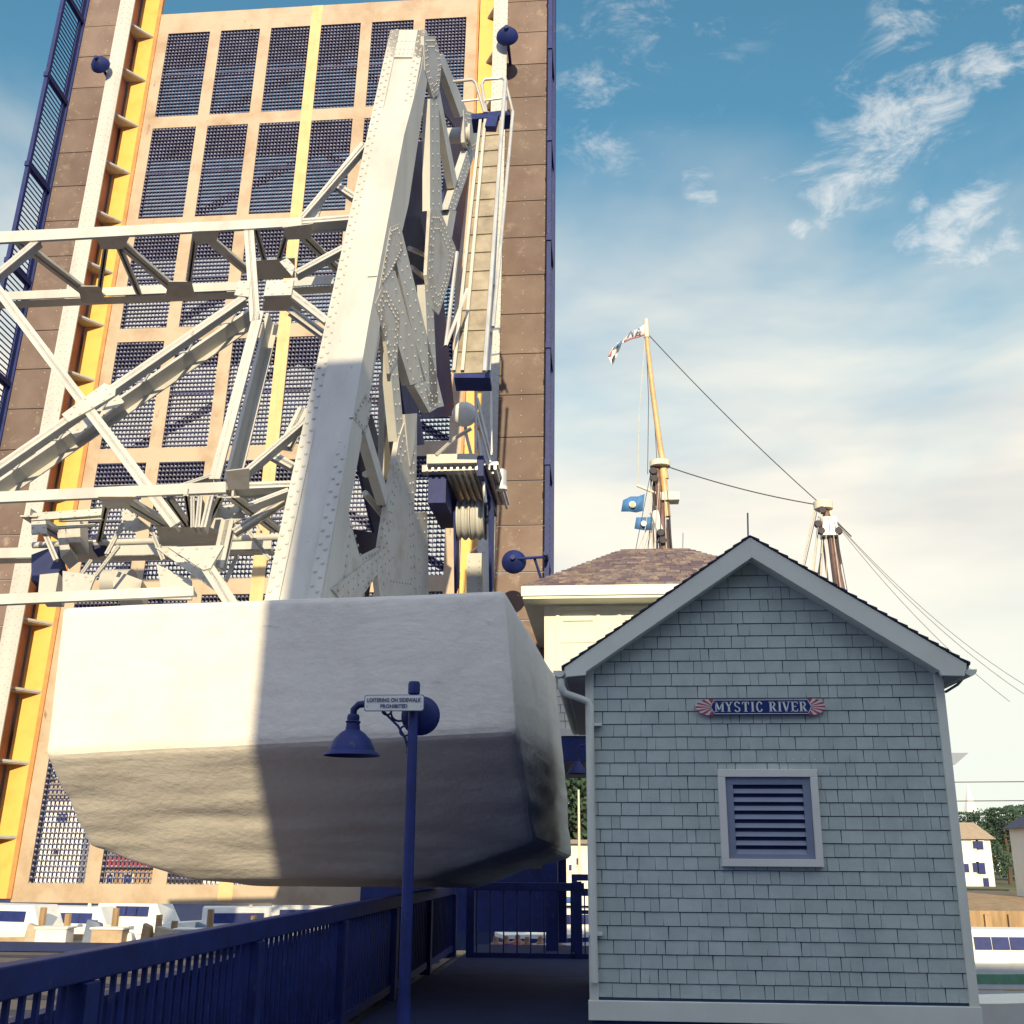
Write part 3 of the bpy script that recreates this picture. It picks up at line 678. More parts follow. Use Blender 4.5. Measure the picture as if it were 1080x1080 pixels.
# ================================================================== SIDEWALK LAMP POST
LX,LY=PY(437,718,9).x,9.0
def LPp(px,py): return PY(px,py,LY)
lampp=thing('lamp_post','dark blue street lamp with bell shade and scrolled bracket in front of the counterweight','street lamp',(LX,LY,0))
ztop=LPp(437,719).z
m=MB(); m.lathe((LX,LY,0),[(.11,0),(.11,.12),(.07,.2),(.048,.5),(.040,ztop-.12),(.036,ztop-.11),(.036,ztop-.1),(.05,ztop-.1),(.05,ztop-.02),(.042,ztop),(0,ztop)],n=20); m.build('pole',navy,lampp,True)
sx=LPp(372,770); za=LPp(380,742).z
m=MB(); m.tube([(LX,LY,za),(sx.x+.12,LY,za),(sx.x+.04,LY,za-.01),(sx.x+.0,LY,za-.05),(sx.x,LY,za-.12)],.03,10); m.build('lamp_arm',navy,lampp,True)
zb=LPp(372,797).z; H=za-.09-zb
m=MB(); m.lathe((sx.x,LY,zb),[(.0,H),(.045,H),(.052,H*.94),(.05,H*.85),(.065,H*.82),(.055,H*.78),(.062,H*.62),(.10,H*.55),(.155,H*.38),(.185,H*.18),(.19,H*.12),(.225,H*.05),(.235,0),(.225,0),(.18,H*.14),(.1,H*.5),(0,H*.55)],n=36); m.build('lamp_shade',navy,lampp,True)
m=MB(); pts=[LPp(402,748),LPp(411,757),LPp(420,766),LPp(427,778),LPp(431,792)]; m.tube(pts,.010,6)
def arc(cx,cy,r,a0,a1,n=14): return [LPp(cx+r*math.cos(a0+(a1-a0)*i/n),cy+r*math.sin(a0+(a1-a0)*i/n)) for i in range(n+1)]
m.tube(arc(427,771,5.2,0,2*PI),.009,6); m.tube(arc(408,749,5,PI*.1,PI*.9),.008,6); m.tube(arc(421,752,8.5,PI*.35,PI*1.15),.009,6); m.tube(arc(431,793,2,0,2*PI),.007,5)
m.build('scroll_bracket',navy,lampp,True)
c=LPp(441,753); c.y=9.12
m=MB(); m.lathe(c,[(0,.04),(.10,.04),(.13,.02),(.165,-.005),(.16,-.025),(.12,-.01),(.08,0),(0,0)],(0,-1,0),28); m.build('round_backplate',navy,lampp,True)
# sidewalk notice sign
A,B=PY(384.5,749.5,8.9),PY(446.5,747.5,8.9); zt=PY(415,733.5,8.9).z
sw,shh=B.x-A.x,zt-A.z
sg=thing('notice_sign','small white sign reading LOITERING ON SIDEWALK PROHIBITED on the lamp post','sign',((A.x+B.x)/2,8.9,A.z))
def rrect(x0,x1,z0,z1,r,y,n=5):
    P=[]
    for cx,cz,a0 in ((x1-r,z1-r,0),(x0+r,z1-r,PI/2),(x0+r,z0+r,PI),(x1-r,z0+r,PI*1.5)):
        for i in range(n+1): a=a0+PI/2*i/n; P.append(Vector((cx+r*math.cos(a),y,cz+r*math.sin(a))))
    return P
m=MB(); m.prism(rrect(A.x-.006,B.x+.006,A.z-.006,A.z+shh+.006,.022,8.9),(0,.006,0)); m.build('sign_border',signg,sg)
m=MB(); m.prism(rrect(A.x,B.x,A.z,A.z+shh,.02,8.896),(0,.004,0)); m.build('sign_panel',signw,sg)
m=MB(); m.box(LX-.05,LX+.05,8.905,8.96,A.z+.03,A.z+.06); m.build('sign_clamp',navy,sg)
def text(body,parent,name,m,x,y,z,w,h,ext=.002,bold=.0):
    c=bpy.data.curves.new(name,'FONT'); c.body=body; c.extrude=ext; c.offset=bold; c.align_x='LEFT'; c.resolution_u=3
    o=bpy.data.objects.new(name,c); sc.collection.objects.link(o); bpy.context.view_layer.update()
    me=bpy.data.meshes.new_from_object(o.evaluated_get(bpy.context.evaluated_depsgraph_get())); bpy.data.objects.remove(o)
    xs=[v.co.x for v in me.vertices]; ys=[v.co.y for v in me.vertices]; ax,bx,ay,by=min(xs),max(xs),min(ys),max(ys)
    for v in me.vertices: v.co=Vector((x+(v.co.x-ax)/(bx-ax)*w,y-v.co.z,z+(v.co.y-ay)/(by-ay)*h))
    me.materials.clear(); me.materials.append(m); o=bpy.data.objects.new(name,me); sc.collection.objects.link(o)
    o.parent=parent; o.matrix_parent_inverse=Matrix.Translation(-Vector(parent.location)); return o
text('LOITERING ON SIDEWALK',sg,'lettering',signg,A.x+.02,8.893,A.z+shh*.56,sw-.04,shh*.27,bold=.012)
text('PROHIBITED',sg,'lettering',signg,A.x+sw*.27,8.893,A.z+shh*.16,sw*.46,shh*.26,bold=.012)
m=MB()
for dx in (.02,sw-.02): m.rivet((A.x+dx,8.894,A.z+shh*.3),(0,-1,0),.006)
m.build('sign_screws',chrome,sg)
# ================================================================== GREY SHINGLED SHED
shed=thing('grey_shed','blue-grey shingled gabled shed with white trim, louvred vent and downspout','shed',(1.4,9.8,0))
XL,XRr=-.171,2.955; YF=9.8; ZB=.42; ZE=3.09; XC=1.361; YBk=14.8
def rz(x):   # underside of rake board along the gable
    zl=PY(618,708,YF).z; zp=PY(793,587,YF).z; 
    return zp-(abs(x-XC))*(zp-zl)/(XC-XL)
zp=rz(XC)
m=MB()
m.prism([(XL+.02,YF,ZB-.3),(XRr-.02,YF,ZB-.3),(XRr-.02,YF,rz(XRr)+.1),(XC,YF,zp+.1),(XL+.02,YF,rz(XL)+.1)],(0,YBk-YF,0)); m.build('wall',gapm,shed)
# individual shingles
m=MB(); z=ZB; pitch=.1115; r=0
random.seed(11)
vx0,vx1=PY(758.5,860,YF).x,PY(864,860,YF).x; vz0,vz1=PY(810,914,YF).z,PY(810,812,YF).z
while z<zp-.02:
    x=XL+.07-random.uniform(0,.08); xe=XRr-.07
    while x<xe:
        wd=random.choice((.075,.10,.12,.14,.155,.18,.20)); a=max(x+.0022,XL+.07); b2=min(x+wd-.0022,xe); x+=wd
        zt=min(rz(a),rz(b2))
        if b2-a<.015 : continue
        if z>max(rz(a),rz(b2)): continue
        z1=z+pitch-.002
        if z+.004>zt: 
            zt=max(rz(a),rz(b2)); 
        if a<vx1 and b2>vx0 and z<vz1 and z1>vz0 and not (a<vx0-.0 and b2>vx0 and False):
            if z>=vz0-.02 and z1<=vz1+.03 or True:
                if z1>vz1+.004 or z<vz0-.004: pass
                elif a<vx0-.004: b2=min(b2,vx0+.01)
                elif b2>vx1+.004: a=max(a,vx1-.01)
                else: continue
        dj=random.uniform(-.0035,.0035); jz=random.uniform(0,.002)
        th=random.uniform(.010,.014)
        if z1<=min(rz(a),rz(b2)):
            m.hexa([(a,YF-th,z+.004+jz),(b2,YF-th,z+.004+jz),(b2,YF,z+.004+jz),(a,YF,z+.004+jz),(a+dj,YF-.005,z1),(b2+dj,YF-.005,z1),(b2+dj,YF,z1),(a+dj,YF,z1)])
        else:
            za_,zb_=min(z1,rz(a)+.03),min(z1,rz(b2)+.03)
            if za_<=z+.006 or zb_<=z+.006: za_=max(za_,z+.008); zb_=max(zb_,z+.008)
            m.hexa([(a,YF-th,z+.004),(b2,YF-th,z+.004),(b2,YF,z+.004),(a,YF,z+.004),(a,YF-.006,za_),(b2,YF-.006,zb_),(b2,YF,zb_),(a,YF,za_)])
    z+=pitch; r+=1
m.build('shingle_siding',siding,shed)
# colour variation lives in the shingle material itself
m=MB(); m.box(XL,XL+.075,YF-.03,YF+.08,ZB-.02,rz(XL)+.02); m.build('corner_board',trim,shed,bevel=.004)
m=MB(); m.box(XRr-.075,XRr,YF-.03,YF+.08,ZB-.02,rz(XRr)+.02); m.build('corner_board',trim,shed,bevel=.004)
m=MB(); m.box(XL-.01,XRr+.01,YF-.04,YF+.02,ZB-.17,ZB-.02); m.build('base_board',trim,shed,bevel=.004)
m=MB(); m.box(XL+.03,XRr-.03,YF+.04,YBk,-.01,ZB-.17); m.build('foundation',walk,shed)
YO=9.6
pk_t,pk_b=PY(791,566.5,YO),PY(793,588,YO); lt,lb=PY(595,704,YO),PY(597,714,YO); li=PY(618,712,YO); rt,rb=PY(1020,700,YO),PY(1017.5,713,YO); ri=PY(993,712.5,YO)
lin=PY(618,708.5,YO); rin=PY(991,707.5,YO)
m=MB(); m.prism([lt,pk_t,pk_b,lin,li,lb],(0,.045,0)); m.build('rake_board',trim,shed,bevel=.004)
m=MB(); m.prism([pk_t,rt,rb,ri,rin,pk_b],(0,.045,0)); m.build('rake_board',trim,shed,bevel=.004)
m=MB(); m.prism([lin+Vector((0,.05,0)),pk_b+Vector((0,.05,0)),pk_b+Vector((0,.05,.05)),lin+Vector((0,.05,.05))],(0,.19,0)); m.prism([rin+Vector((0,.05,0)),pk_b+Vector((0,.05,0)),pk_b+Vector((0,.05,.05)),rin+Vector((0,.05,.05))],(0,.19,0)); m.build('rake_soffit',trim,shed)
for a,b2 in ((lt,pk_t),(rt,pk_t)):   # roof slabs + shingle butts
    m=MB(); up=Vector((0,0,.012)); d=(a-pk_t).normalized(); a2=a+d*.03
    m.prism([a2+up*.4,pk_t+up*.4,pk_t+up*1.6,a2+up*1.6],(0,YBk-YO+.2,0))
    n=22
    for i in range(n):
        t0,t1=i/n,(i+1)/n; p,q2=a2.lerp(pk_t,t0)+up*1.7,a2.lerp(pk_t,t1)+up*1.7
        m.prism([p+Vector((0,-.012,-.008)),q2+Vector((0,-.012,-.008)),q2,p+Vector((0,-.012,.012))],(0,YBk-YO+.2,0))
    m.build('roof_slope',roofe,shed)
for (xo,xi,z0) in ((lb.x,XL,lb.z),(rb.x,XRr,rb.z)):   # eaves running back
    m=MB(); xa,xb=min(xo,xi),max(xo,xi); m.box(xa,xb,YO+.05,YBk,z0+.0,z0+.02); m.build('eave_soffit',navy if False else louv,shed)
    m=MB(); s=-1 if xo<xi else 1; m.box(min(xo,xo+.02*s),max(xo,xo+.02*s),YO+.05,YBk,z0,z0+.09); m.build('eave_fascia',trim,shed)
    m=MB(); gx=xo+s*.06
    prof=[(gx+.055*math.cos(PI+PI*i/8),z0+.06+.055*math.sin(PI+PI*i/8)) for i in range(9)]
    m.prism([Vector((x,YO+.02,z)) for x,z in prof],(0,YBk-YO,0)); m.build('gutter',trim,shed)
# downspout with two elbows
m=MB()
def rtube(mb,pts,w,d):
    for i in range(len(pts)-1): mb.tube([pts[i],pts[i+1]],w,8)
pts=[PY(592,716,9.66),PY(592.5,724,9.66),PY(596,731,9.68),PY(614,737.5,9.71),PY(620,740,9.73),PY(623,746,9.735),PY(622.6,800,9.735),PY(627,1036,9.735)]
m.tube(pts,.031,10); m.build('downspout',trim,shed,True)
for y in (764,985):
    m=MB(); p=PY(624,y,9.74); m.box(p.x-.05,p.x+.09,9.73,9.79,p.z-.012,p.z+.012); m.build('downspout_strap',trimw,shed)
m=MB(); m.tube([PY(1021,700,9.9),PY(1019,712,9.95),PY(1010,722,10.0),PY(997,730,10.1)],.012,6); m.build('downspout_elbow',louv,shed,True)
# louvred vent
vent_z=[vz0,vz1]
m=MB(); fw=.062
for a in ((vx0-.0,vx1,vz1-fw,vz1),(vx0,vx1,vz0,vz0+fw)): m.box(a[0],a[1],YF-.055,YF+.0,a[2],a[3])
m.box(vx0,vx0+fw,YF-.055,YF,vz0+fw,vz1-fw); m.box(vx1-fw,vx1,YF-.055,YF,vz0+fw,vz1-fw); m.build('vent_casing',trimw,shed,bevel=.003)
ix0,ix1,iz0,iz1=vx0+fw+.002,vx1-fw-.002,vz0+fw+.002,vz1-fw-.002
m=MB(); g=.062
m.box(ix0,ix1,YF-.03,YF-.012,iz1-g,iz1); m.box(ix0,ix1,YF-.03,YF-.012,iz0,iz0+g*.6); m.box(ix0,ix0+g,YF-.03,YF-.012,iz0+g*.6,iz1-g); m.box(ix1-g,ix1,YF-.03,YF-.012,iz0+g*.6,iz1-g)
m.build('vent_frame',louv,shed,bevel=.002)
m=MB(); nsl=8; zz0,zz1=iz0+g*.6,iz1-g
for i in range(nsl):
    zb_=zz0+(zz1-zz0)*(i)/nsl
    m.hexa([(ix0+g,YF-.026,zb_),(ix1-g,YF-.026,zb_),(ix1-g,YF-.021,zb_-.002),(ix0+g,YF-.021,zb_-.002),(ix0+g,YF-.006,zb_+.038),(ix1-g,YF-.006,zb_+.038),(ix1-g,YF-.001,zb_+.036),(ix0+g,YF-.001,zb_+.036)])
m.build('vent_slats',louv,shed)
m=MB(); m.box(ix0,ix1,YF-.004,YF-.001,iz0,iz1); m.build('vent_back',darkin,shed)
m=MB()
for k in range(5): 
    p=PY(814+k*11.5,801-(k%2)*.5,YF-.02); m.rivet((p.x,YF-.016,p.z),(0,-1,0),.006)
m.build('nail_heads',trimw,shed)
m=MB(); p=PY(789,566,9.9); m.tube([p,PY(788.5,541,9.9)],.008,6); m.build('lightning_rod',louv,shed)
# ---- name board
A,B=PY(734,753,YF-.05),PY(871,753,YF-.05); T=PY(800,737.5,YF-.05).z; bz=PY(800,753.5,YF-.05).z; hh=T-bz
bx0,bx1=PY(753,745,YF-.05).x,PY(852,745,YF-.05).x
nb=thing('name_board','dark blue quarterboard reading MYSTIC RIVER with red and white fan ends on the shed wall','sign',((A.x+B.x)/2,YF-.05,bz))
zc=(T+bz)/2; yb=YF-.055
m=MB(); tip=.035
m.prism([(bx0,yb,bz),(bx1,yb,bz),(bx1+tip,yb,zc),(bx1,yb,T),(bx0,yb,T),(bx0-tip,yb,zc)],(0,.035,0)); m.build('board',signb,nb)
m=MB(); 
def frameline(z0,z1): m.prism([(bx0,yb-.002,z0),(bx1,yb-.002,z0),(bx1,yb-.002,z1),(bx0,yb-.002,z1)],(0,.002,0))
frameline(bz+.004,bz+.009); frameline(T-.009,T-.004)
for s,xx in ((1,bx1),(-1,bx0)):
    m.beam((xx,yb-.002,T-.007),(xx+s*tip*.85,yb-.002,zc),.005,.002); m.beam((xx,yb-.002,bz+.007),(xx+s*tip*.85,yb-.002,zc),.005,.002)
m.build('board_border',signw,nb)
for s,xx,xe in ((1,bx1,B.x),(-1,bx0,A.x)):
    Lr=abs(xe-xx)
    m1,m2=MB(),MB(); n=13; P0=Vector((xx-s*.004,yb+.006,zc))
    def rim(t): 
        a=(t-.5)*PI*.98; return Vector((xx+s*(Lr*math.cos(a)**.9 if math.cos(a)>0 else 0),yb+.006,zc+math.sin(a)*hh*.56))
    for i in range(n):
        a,b2=rim(i/n),rim((i+1)/n); (m2 if i%2 else m1).prism([P0,a,b2],(0,.018+.003*(i%2),0))
    m1.build('fan_end',signr,nb); m2.build('fan_ribs',fanw,nb)
# serif capitals from strokes
def glyphs(word,x0,x1,z0,z1,y,parent,material):
    S=.20;T_=.09
    G_={ # list of quads in unit box, (x0,y0,x1,y1,width) strokes; h=serif
     'M':[('v',.14,.5),('d',.14,1,.5,.15,1),('d',.86,1,.5,.15,.5),('v',.86,1),('s',.14,0),('s',.86,0),('s',.1,1),('s',.9,1)],
     'Y':[('d',.12,1,.5,.5,1),('d',.88,1,.5,.5,.5),('v2',.5,0,.52),('s',.5,0),('s',.14,1),('s',.86,1)],
     'S':[('c',)],'T':[('v',.5,1),('h',.06,.94,.95),('s',.5,0),('t',.07,.84),('t',.93,.84)],
     'I':[('v',.5,1),('s',.5,0),('s',.5,1)],'C':[('o',)],
     'R':[('v',.22,1),('b',),('d',.5,.5,.88,0,1),('s',.22,0),('s',.2,1),('s',.88,0)],
     'V':[('d',.12,1,.5,0,1),('d',.88,1,.5,0,.5),('s',.14,1),('s',.86,1)],
     'E':[('v',.22,1),('h',.2,.88,.96),('h',.2,.72,.52),('h',.2,.9,.04),('s',.16,1),('s',.16,0),('t',.88,.84),('t',.88,.16)]}
    adv={'M':1.15,'I':.55,' ':.55}; tot=sum(adv.get(c,.9) for c in word); u=(x1-x0)/tot; x=x0; H=z1-z0; m=MB()
    def poly(P): m.prism([Vector((a,y,b)) for a,b in P],(0,.003,0))
    for c in word:
        w=u*adv.get(c,.9); gw=w*.86
        X=lambda a: x+a*gw; Z=lambda b: z0+b*H; st=u*.21
        for g in G_.get(c,[]):
            if g[0]=='v': k=st*g[2] if len(g)>2 else st; poly([(X(g[1])-k/2,z0),(X(g[1])+k/2,z0),(X(g[1])+k/2,z1),(X(g[1])-k/2,z1)])
            elif g[0]=='v2': poly([(X(g[1])-st/2,Z(g[2])),(X(g[1])+st/2,Z(g[2])),(X(g[1])+st/2,Z(g[3])),(X(g[1])-st/2,Z(g[3]))])
            elif g[0]=='h': poly([(X(g[1]),Z(g[3])-H*.04),(X(g[2]),Z(g[3])-H*.04),(X(g[2]),Z(g[3])+H*.04),(X(g[1]),Z(g[3])+H*.04)])
            elif g[0]=='s': poly([(X(g[1])-st*.9,Z(g[2])-(H*.05 if g[2] else 0)),(X(g[1])+st*.9,Z(g[2])-(H*.05 if g[2] else 0)),(X(g[1])+st*.9,Z(g[2])+(0 if g[2] else H*.05)),(X(g[1])-st*.9,Z(g[2])+(0 if g[2] else H*.05))])
            elif g[0]=='t': poly([(X(g[1])-st*.2,Z(g[2])-H*.1),(X(g[1])+st*.2,Z(g[2])-H*.1),(X(g[1])+st*.2,Z(g[2])+H*.1),(X(g[1])-st*.2,Z(g[2])+H*.1)])
            elif g[0]=='d':
                k=st*g[5]/2; poly([(X(g[1])-k,Z(g[2])),(X(g[1])+k,Z(g[2])),(X(g[3])+k,Z(g[4])),(X(g[3])-k,Z(g[4]))])
            else:
                if g[0]=='c': P=[(.82,.80),(.68,.95),(.48,1.),(.28,.94),(.17,.76),(.24,.6),(.5,.5),(.74,.4),(.84,.24),(.72,.06),(.5,0.),(.3,.05),(.16,.2)]
                elif g[0]=='o': P=[(.86,.74),(.74,.93),(.54,1),(.3,.88),(.17,.5),(.3,.12),(.54,0),(.76,.07),(.88,.26)]
                else: P=[(.22,.97),(.5,.97),(.72,.88),(.78,.74),(.7,.58),(.5,.5),(.22,.5)]
                for i in range(len(P)-1):
                    a=Vector((X(P[i][0]),Z(P[i][1]))); b3=Vector((X(P[i+1][0]),Z(P[i+1][1]))); d=(b3-a); 
                    k=st*(.25+.55*abs(d.normalized().y)); nrm=Vector((-d.y,d.x)).normalized()*k/2
                    poly([tuple(a-nrm),tuple(b3-nrm),tuple(b3+nrm),tuple(a+nrm)])
        x+=w
    return m.build('lettering',material,parent)
glyphs('MYSTIC RIVER',bx0+.005,bx1-.0,bz+hh*.17,T-hh*.17,yb-.004,nb,signw)
# ================================================================== CONTROL HOUSE (behind)
ch=thing('control_house','cream two storey bridge house with a hipped shingle roof behind the grey shed','building',(1.5,19,-.1))
YH=19.0
e=PY(551.5,622,18.45); eaveZ0,eaveZ1=PY(600,628,18.45).z,PY(600,617.5,18.45).z
r1,r2=PY(659,579.5,21.3),PY(722,578.5,21.3); exl=e.x; exr=r2.x+(r1.x-e.x)
yb0,yb1=18.45,24.15
m=MB(); zt=eaveZ1
R1=Vector((r1.x,21.3,r1.z)); R2=Vector((r2.x,21.3,r1.z)); c0,c1,c2,c3=Vector((exl,yb0,zt)),Vector((exr,yb0,zt)),Vector((exr,yb1,zt)),Vector((exl,yb1,zt))
def slope(mb,a,b,t2,t1,n):   # courses of tabs laid up a slope a-b (eave) to t1-t2 (ridge)
    nr=(b-a).cross(t1-a).normalized(); 
    if nr.z<0: nr=-nr
    for i in range(n):
        f0,f1=i/n,(i+1)/n+.01
        A0,B0=a.lerp(t1,f0),b.lerp(t2,f0); A1,B1=a.lerp(t1,min(1,f1)),b.lerp(t2,min(1,f1)); wd=(B0-A0).length; k=max(1,int(wd/.24)); x=-random.random()*.8/k
        while x<1:
            w2=random.uniform(.6,1.3)/k; s0,s1=max(0,x),min(1,x+w2*.96); x+=w2
            if s1<=s0: continue
            th=.02+random.uniform(0,.022)
            mb.hexa([A0.lerp(B0,s0),A0.lerp(B0,s1),A1.lerp(B1,s1),A1.lerp(B1,s0),A0.lerp(B0,s0)+nr*th,A0.lerp(B0,s1)+nr*th,A1.lerp(B1,s1)+nr*.006,A1.lerp(B1,s0)+nr*.006])
slope(m,c0,c1,R2,R1,20); slope(m,c3,c0,R1,R1,20); slope(m,c1,c2,R2,R2,20)
m.add([c0,c1,c2,c3,R1,R2],[(0,1,5,4),(1,2,5),(2,3,4,5),(3,0,4)])
m.build('hip_roof',roofm,ch)
m=MB(); m.box(exl,exr,yb0-.03,yb0,eaveZ0,zt-.005); m.box(exl-.03,exl,yb0,yb1,eaveZ0,zt-.005); m.box(exr,exr+.03,yb0,yb1,eaveZ0,zt-.005); m.build('eave_fascia',trimw,ch)
m=MB(); m.box(exl,exr,yb0,yb1,eaveZ0-.05,eaveZ0); m.build('eave_soffit',trim,ch)
wl=PY(574,650,YH).x; wr=exr-.45; zb=PY(600,775,YH).z; zm=PY(600,708,YH).z
m=MB(); m.box(wl,wr,YH,23.6,zm,eaveZ0-.05); m.build('upper_wall',wallc,ch)
wl2=PY(586,740,YH).x-.1
m=MB(); m.box(wl+.02,wr,YH+.02,23.6,zb,zm); m.build('lower_wall',gapm,ch)
m=MB(); z=zb+.1
while z<zm-.02:
    x=wl-.02
    while x<wr:
        wd=random.uniform(.1,.24); m.hexa([(x,YH,z),(x+wd-.008,YH,z),(x+wd-.008,YH+.02,z),(x,YH+.02,z),(x,YH+.012,z+.135),(x+wd-.008,YH+.012,z+.135),(x+wd-.008,YH+.02,z+.135),(x,YH+.02,z+.135)]); x+=wd
    z+=.14
m.build('shingle_band',wallc,ch)
m=MB(); m.box(wl-.03,wr,YH-.03,YH+.02,zb-.02,zb+.11); m.box(wl-.01,wr,YH-.02,YH+.0,zm-.03,zm+.03); m.build('band_board',trimw,ch)
m=MB(); m.box(wl,wr,YH,23.6,zb-.45,zb-.02); m.build('soffit_beam',navy,ch)
# windows
for x0p,x1p in ((590,630),(655,700)):
    a,b2=PY(x0p,644,YH),PY(x1p,700,YH)
    m=MB(); 
    m.box(a.x-.06,a.x,YH-.03,YH,b2.z-.4,a.z); m.box(b2.x,b2.x+.06,YH-.03,YH,b2.z-.4,a.z); m.box(a.x-.08,b2.x+.08,YH-.035,YH,a.z,a.z+.07); m.box(a.x,b2.x,YH-.02,YH,PY(600,678,YH).z,PY(600,673,YH).z)
    w_=m.build('window_frame',wallc,ch)
    m=MB(); m.box(a.x+.05,b2.x-.05,YH-.008,YH-.002,PY(600,702,YH).z,PY(600,679,YH).z); m.build('pane',glass,w_)
    m=MB(); m.box(a.x+.06,b2.x-.06,YH-.03,YH-.002,PY(600,655,YH).z,PY(600,650,YH).z); m.build('transom_bar',trim,w_)
for x in (wl+.1,wr-.2):
    for y in (YH+.3,23.2):
        m=MB(); m.box(x-.1,x+.1,y-.1,y+.1,-.2,zb-.45); m.build('support_post',navy,ch)
m=MB(); p=PY(720,579,21.3); m.tube([p,PY(720.5,562,21.3)],.012,6); m.build('lightning_rod',louv,ch)
hl=PY(609,812,17.5); t=thing('hanging_lamp','dark conical lamp hanging under the cream bridge house','lamp',tuple(hl))
m=MB(); zt_=PY(609,800,17.5).z; zb2=PY(609,816,17.5).z; HH=zt_-zb2
m.lathe((hl.x,17.5,zb2),[(0,HH),(.03,HH),(.035,HH*.8),(.06,HH*.7),(.12,HH*.3),(.16,.02),(.165,0),(.15,0),(0,HH*.5)],n=20); m.build('lamp_shade',navy,t,True)
m=MB(); m.tube([(hl.x,17.5,zt_-.02),(hl.x,17.5,zt_+.12),(hl.x+.05,17.5,zt_+.2),(hl.x+.25,17.5,zt_+.23),(hl.x+.3,19.1,zt_+.23)],.018,6); m.build('lamp_arm',navy,t,True)
# corner eave of a roof to the right of the shed
dk=thing('pavilion_roof','dark corner of a flat pavilion roof just right of the grey shed','pavilion',tuple(PY(1000,800,24)))
a=[PY(x,y,24) for x,y in ((960,794),(1021.5,794),(1008,806),(960,808))]
m=MB(); m.prism(a,(0,4,0)); m.build('roof',louv,dk)
for dx in (-.2,.3):
  for dy in (.3,3.6):
    m=MB(); m.box(a[0].x+dx-.08,a[0].x+dx+.08,24+dy-.08,24+dy+.08,ZW-.5,a[3].z-.02); m.build('post',wooddk,dk)
# ================================================================== SCHOONER
YS=62.0
shp=thing('schooner','tall ship whose two raked masts and rigging rise behind the roofs','sailing ship',(PY(700,900,YS).x,YS,ZW))
def S(px,py,dy=0): return PY(px,py,YS+dy)
def spar(name,pts,r0,r1,material=wood,n=10):
    m=MB(); m.tube(pts,r0,n,r1); return m.build(name,material,shp,True)
spar('topmast',[S(702,505),S(696,470),S(688,410),S(682,356)],.20,.13,wood)
spar('topmast_head',[S(682,356),S(681.5,337)],.17,.14,woodp)
def down(p,d,z): t=(z-p.z)/d.z; return p+d*t
a,b2=S(700,575),S(692,490); dd=(a-b2); foot=down(a,dd,ZW+1.5)
spar('lower_mast',[b2,a,foot],.17,.40,mat('dark_mast',(.22,.13,.11),.6)); 
a2,b3=S(703,520),S(699,487); spar('mast_doubling',[S(698,487),S(704,545)],.2,.2,wood)
m=MB(); m.lathe(S(696,489),[(.0,-.2),(.62,-.2),(.62,.12),(0,.12)],(0,0,1),14); m.box(S(700,526).x-.2,S(700,526).x+.9,YS-.4,YS+.6,S(700,529).z,S(700,521).z); m.build('mast_cap',woodp,shp,True)
spar('gaff_jaws',[S(672,512),S(694,521)],.09,.09,woodp)
a,b2=S(890,640),S(869,530); dd=(a-b2); foot2=down(a,dd,ZW+1.5)
spar('lower_mast',[b2,a,foot2],.17,.40,mat('dark_mast',(.22,.13,.11),.6))
m=MB(); m.lathe(S(868,532),[(0,-.3),(.55,-.3),(.55,.15),(0,.15)],(0,0,1),14); m.tube([S(875,538),S(877,545),S(874,549)],.07,6); m.build('mast_cap',woodp,shp,True)
m=MB(); p=S(872,556); m.box(p.x-.35,p.x+.5,YS-.5,YS+.5,p.z-.6,p.z+.5); p=S(692,548); m.tube([S(690,540),S(697,560)],.3,8); m.build('sail_bundle',white,shp)
# rigging
def line(pts,r=.03,material=rope,name='stay'):
    m=MB(); m.tube(pts,r,5); return m.build(name,material,shp)
def cat_(p,q,sag,n=12): return [p.lerp(q,i/n)-Vector((0,0,sag*4*(i/n)*(1-i/n))) for i in range(n+1)]
line(cat_(S(683,352),S(868,534),.3),.03); line(cat_(S(698,490),S(866,533),.25),.035)
for q in ((1080,722),(1080,732),(1065,740)): line(cat_(S(872,540),S(*q),.8),.02,mat('grey_stay',(.25,.24,.24),.7))
line([S(872,540),S(898,566)],.04)
for k in range(7):
    for (xa,ya,xb,yb2) in ((686+k*3,500+k*3,668+k*7,592),(862+k*3,538+k*2,848+k*8,600+k*6)):
        A_,B_=S(xa,ya,-.5),S(xb,yb2,-.5); line([A_,B_+(B_-A_)*.5],.022,ropel if k%2 else rope,'shroud')
line([S(681,350),S(674,440),S(673,512)],.022,ropel); line([S(681,350),S(684,420),S(683,500)],.022)
line([S(682,352),S(690,440),S(693,488)],.02)
for q0,q1,mm,r in (((694,530),(668,590),ropel,.03),((696,530),(674,592),ropel,.04),((697,530),(678,590),ropel,.03),((688,490),(690,530),rope,.10),((686,500),(690,580),rope,.04),
    ((693,548),(693,600),rope,.07),((698,545),(700,600),rope,.11),((704,548),(707,600),rope,.09),((706,545),(709,600),rope,.06),((693,492),(697,580),ropel,.05),((687,520),(688,590),ropel,.06),
    ((860,535),(846,598),ropel,.06),((864,545),(857,610),ropel,.07),((866,555),(874,620),rope,.06),((870,560),(862,612),rope,.05),((874,560),(884,640),rope,.14),((880,560),(892,650),rope,.1),((877,570),(882,640),rope,.07),((882,555),(885,580),rope,.05),((868,560),(866,600),ropel,.06)):
    a,b2=S(*q0),S(*q1); line([a,b2+(b2-a)*.6],r,mm,'shroud')
m=MB()
for t_ in (0.15,.3,.45,.6,.75,.9):
    for (x0,y0,x1,y1) in ((694,548,693,600),(875,562,885,640)):
        p=S(x0+(x1-x0)*t_,y0+(y1-y0)*t_); m.box(p.x-.1,p.x+.25,YS-.05,YS,p.z-.09,p.z+.05)
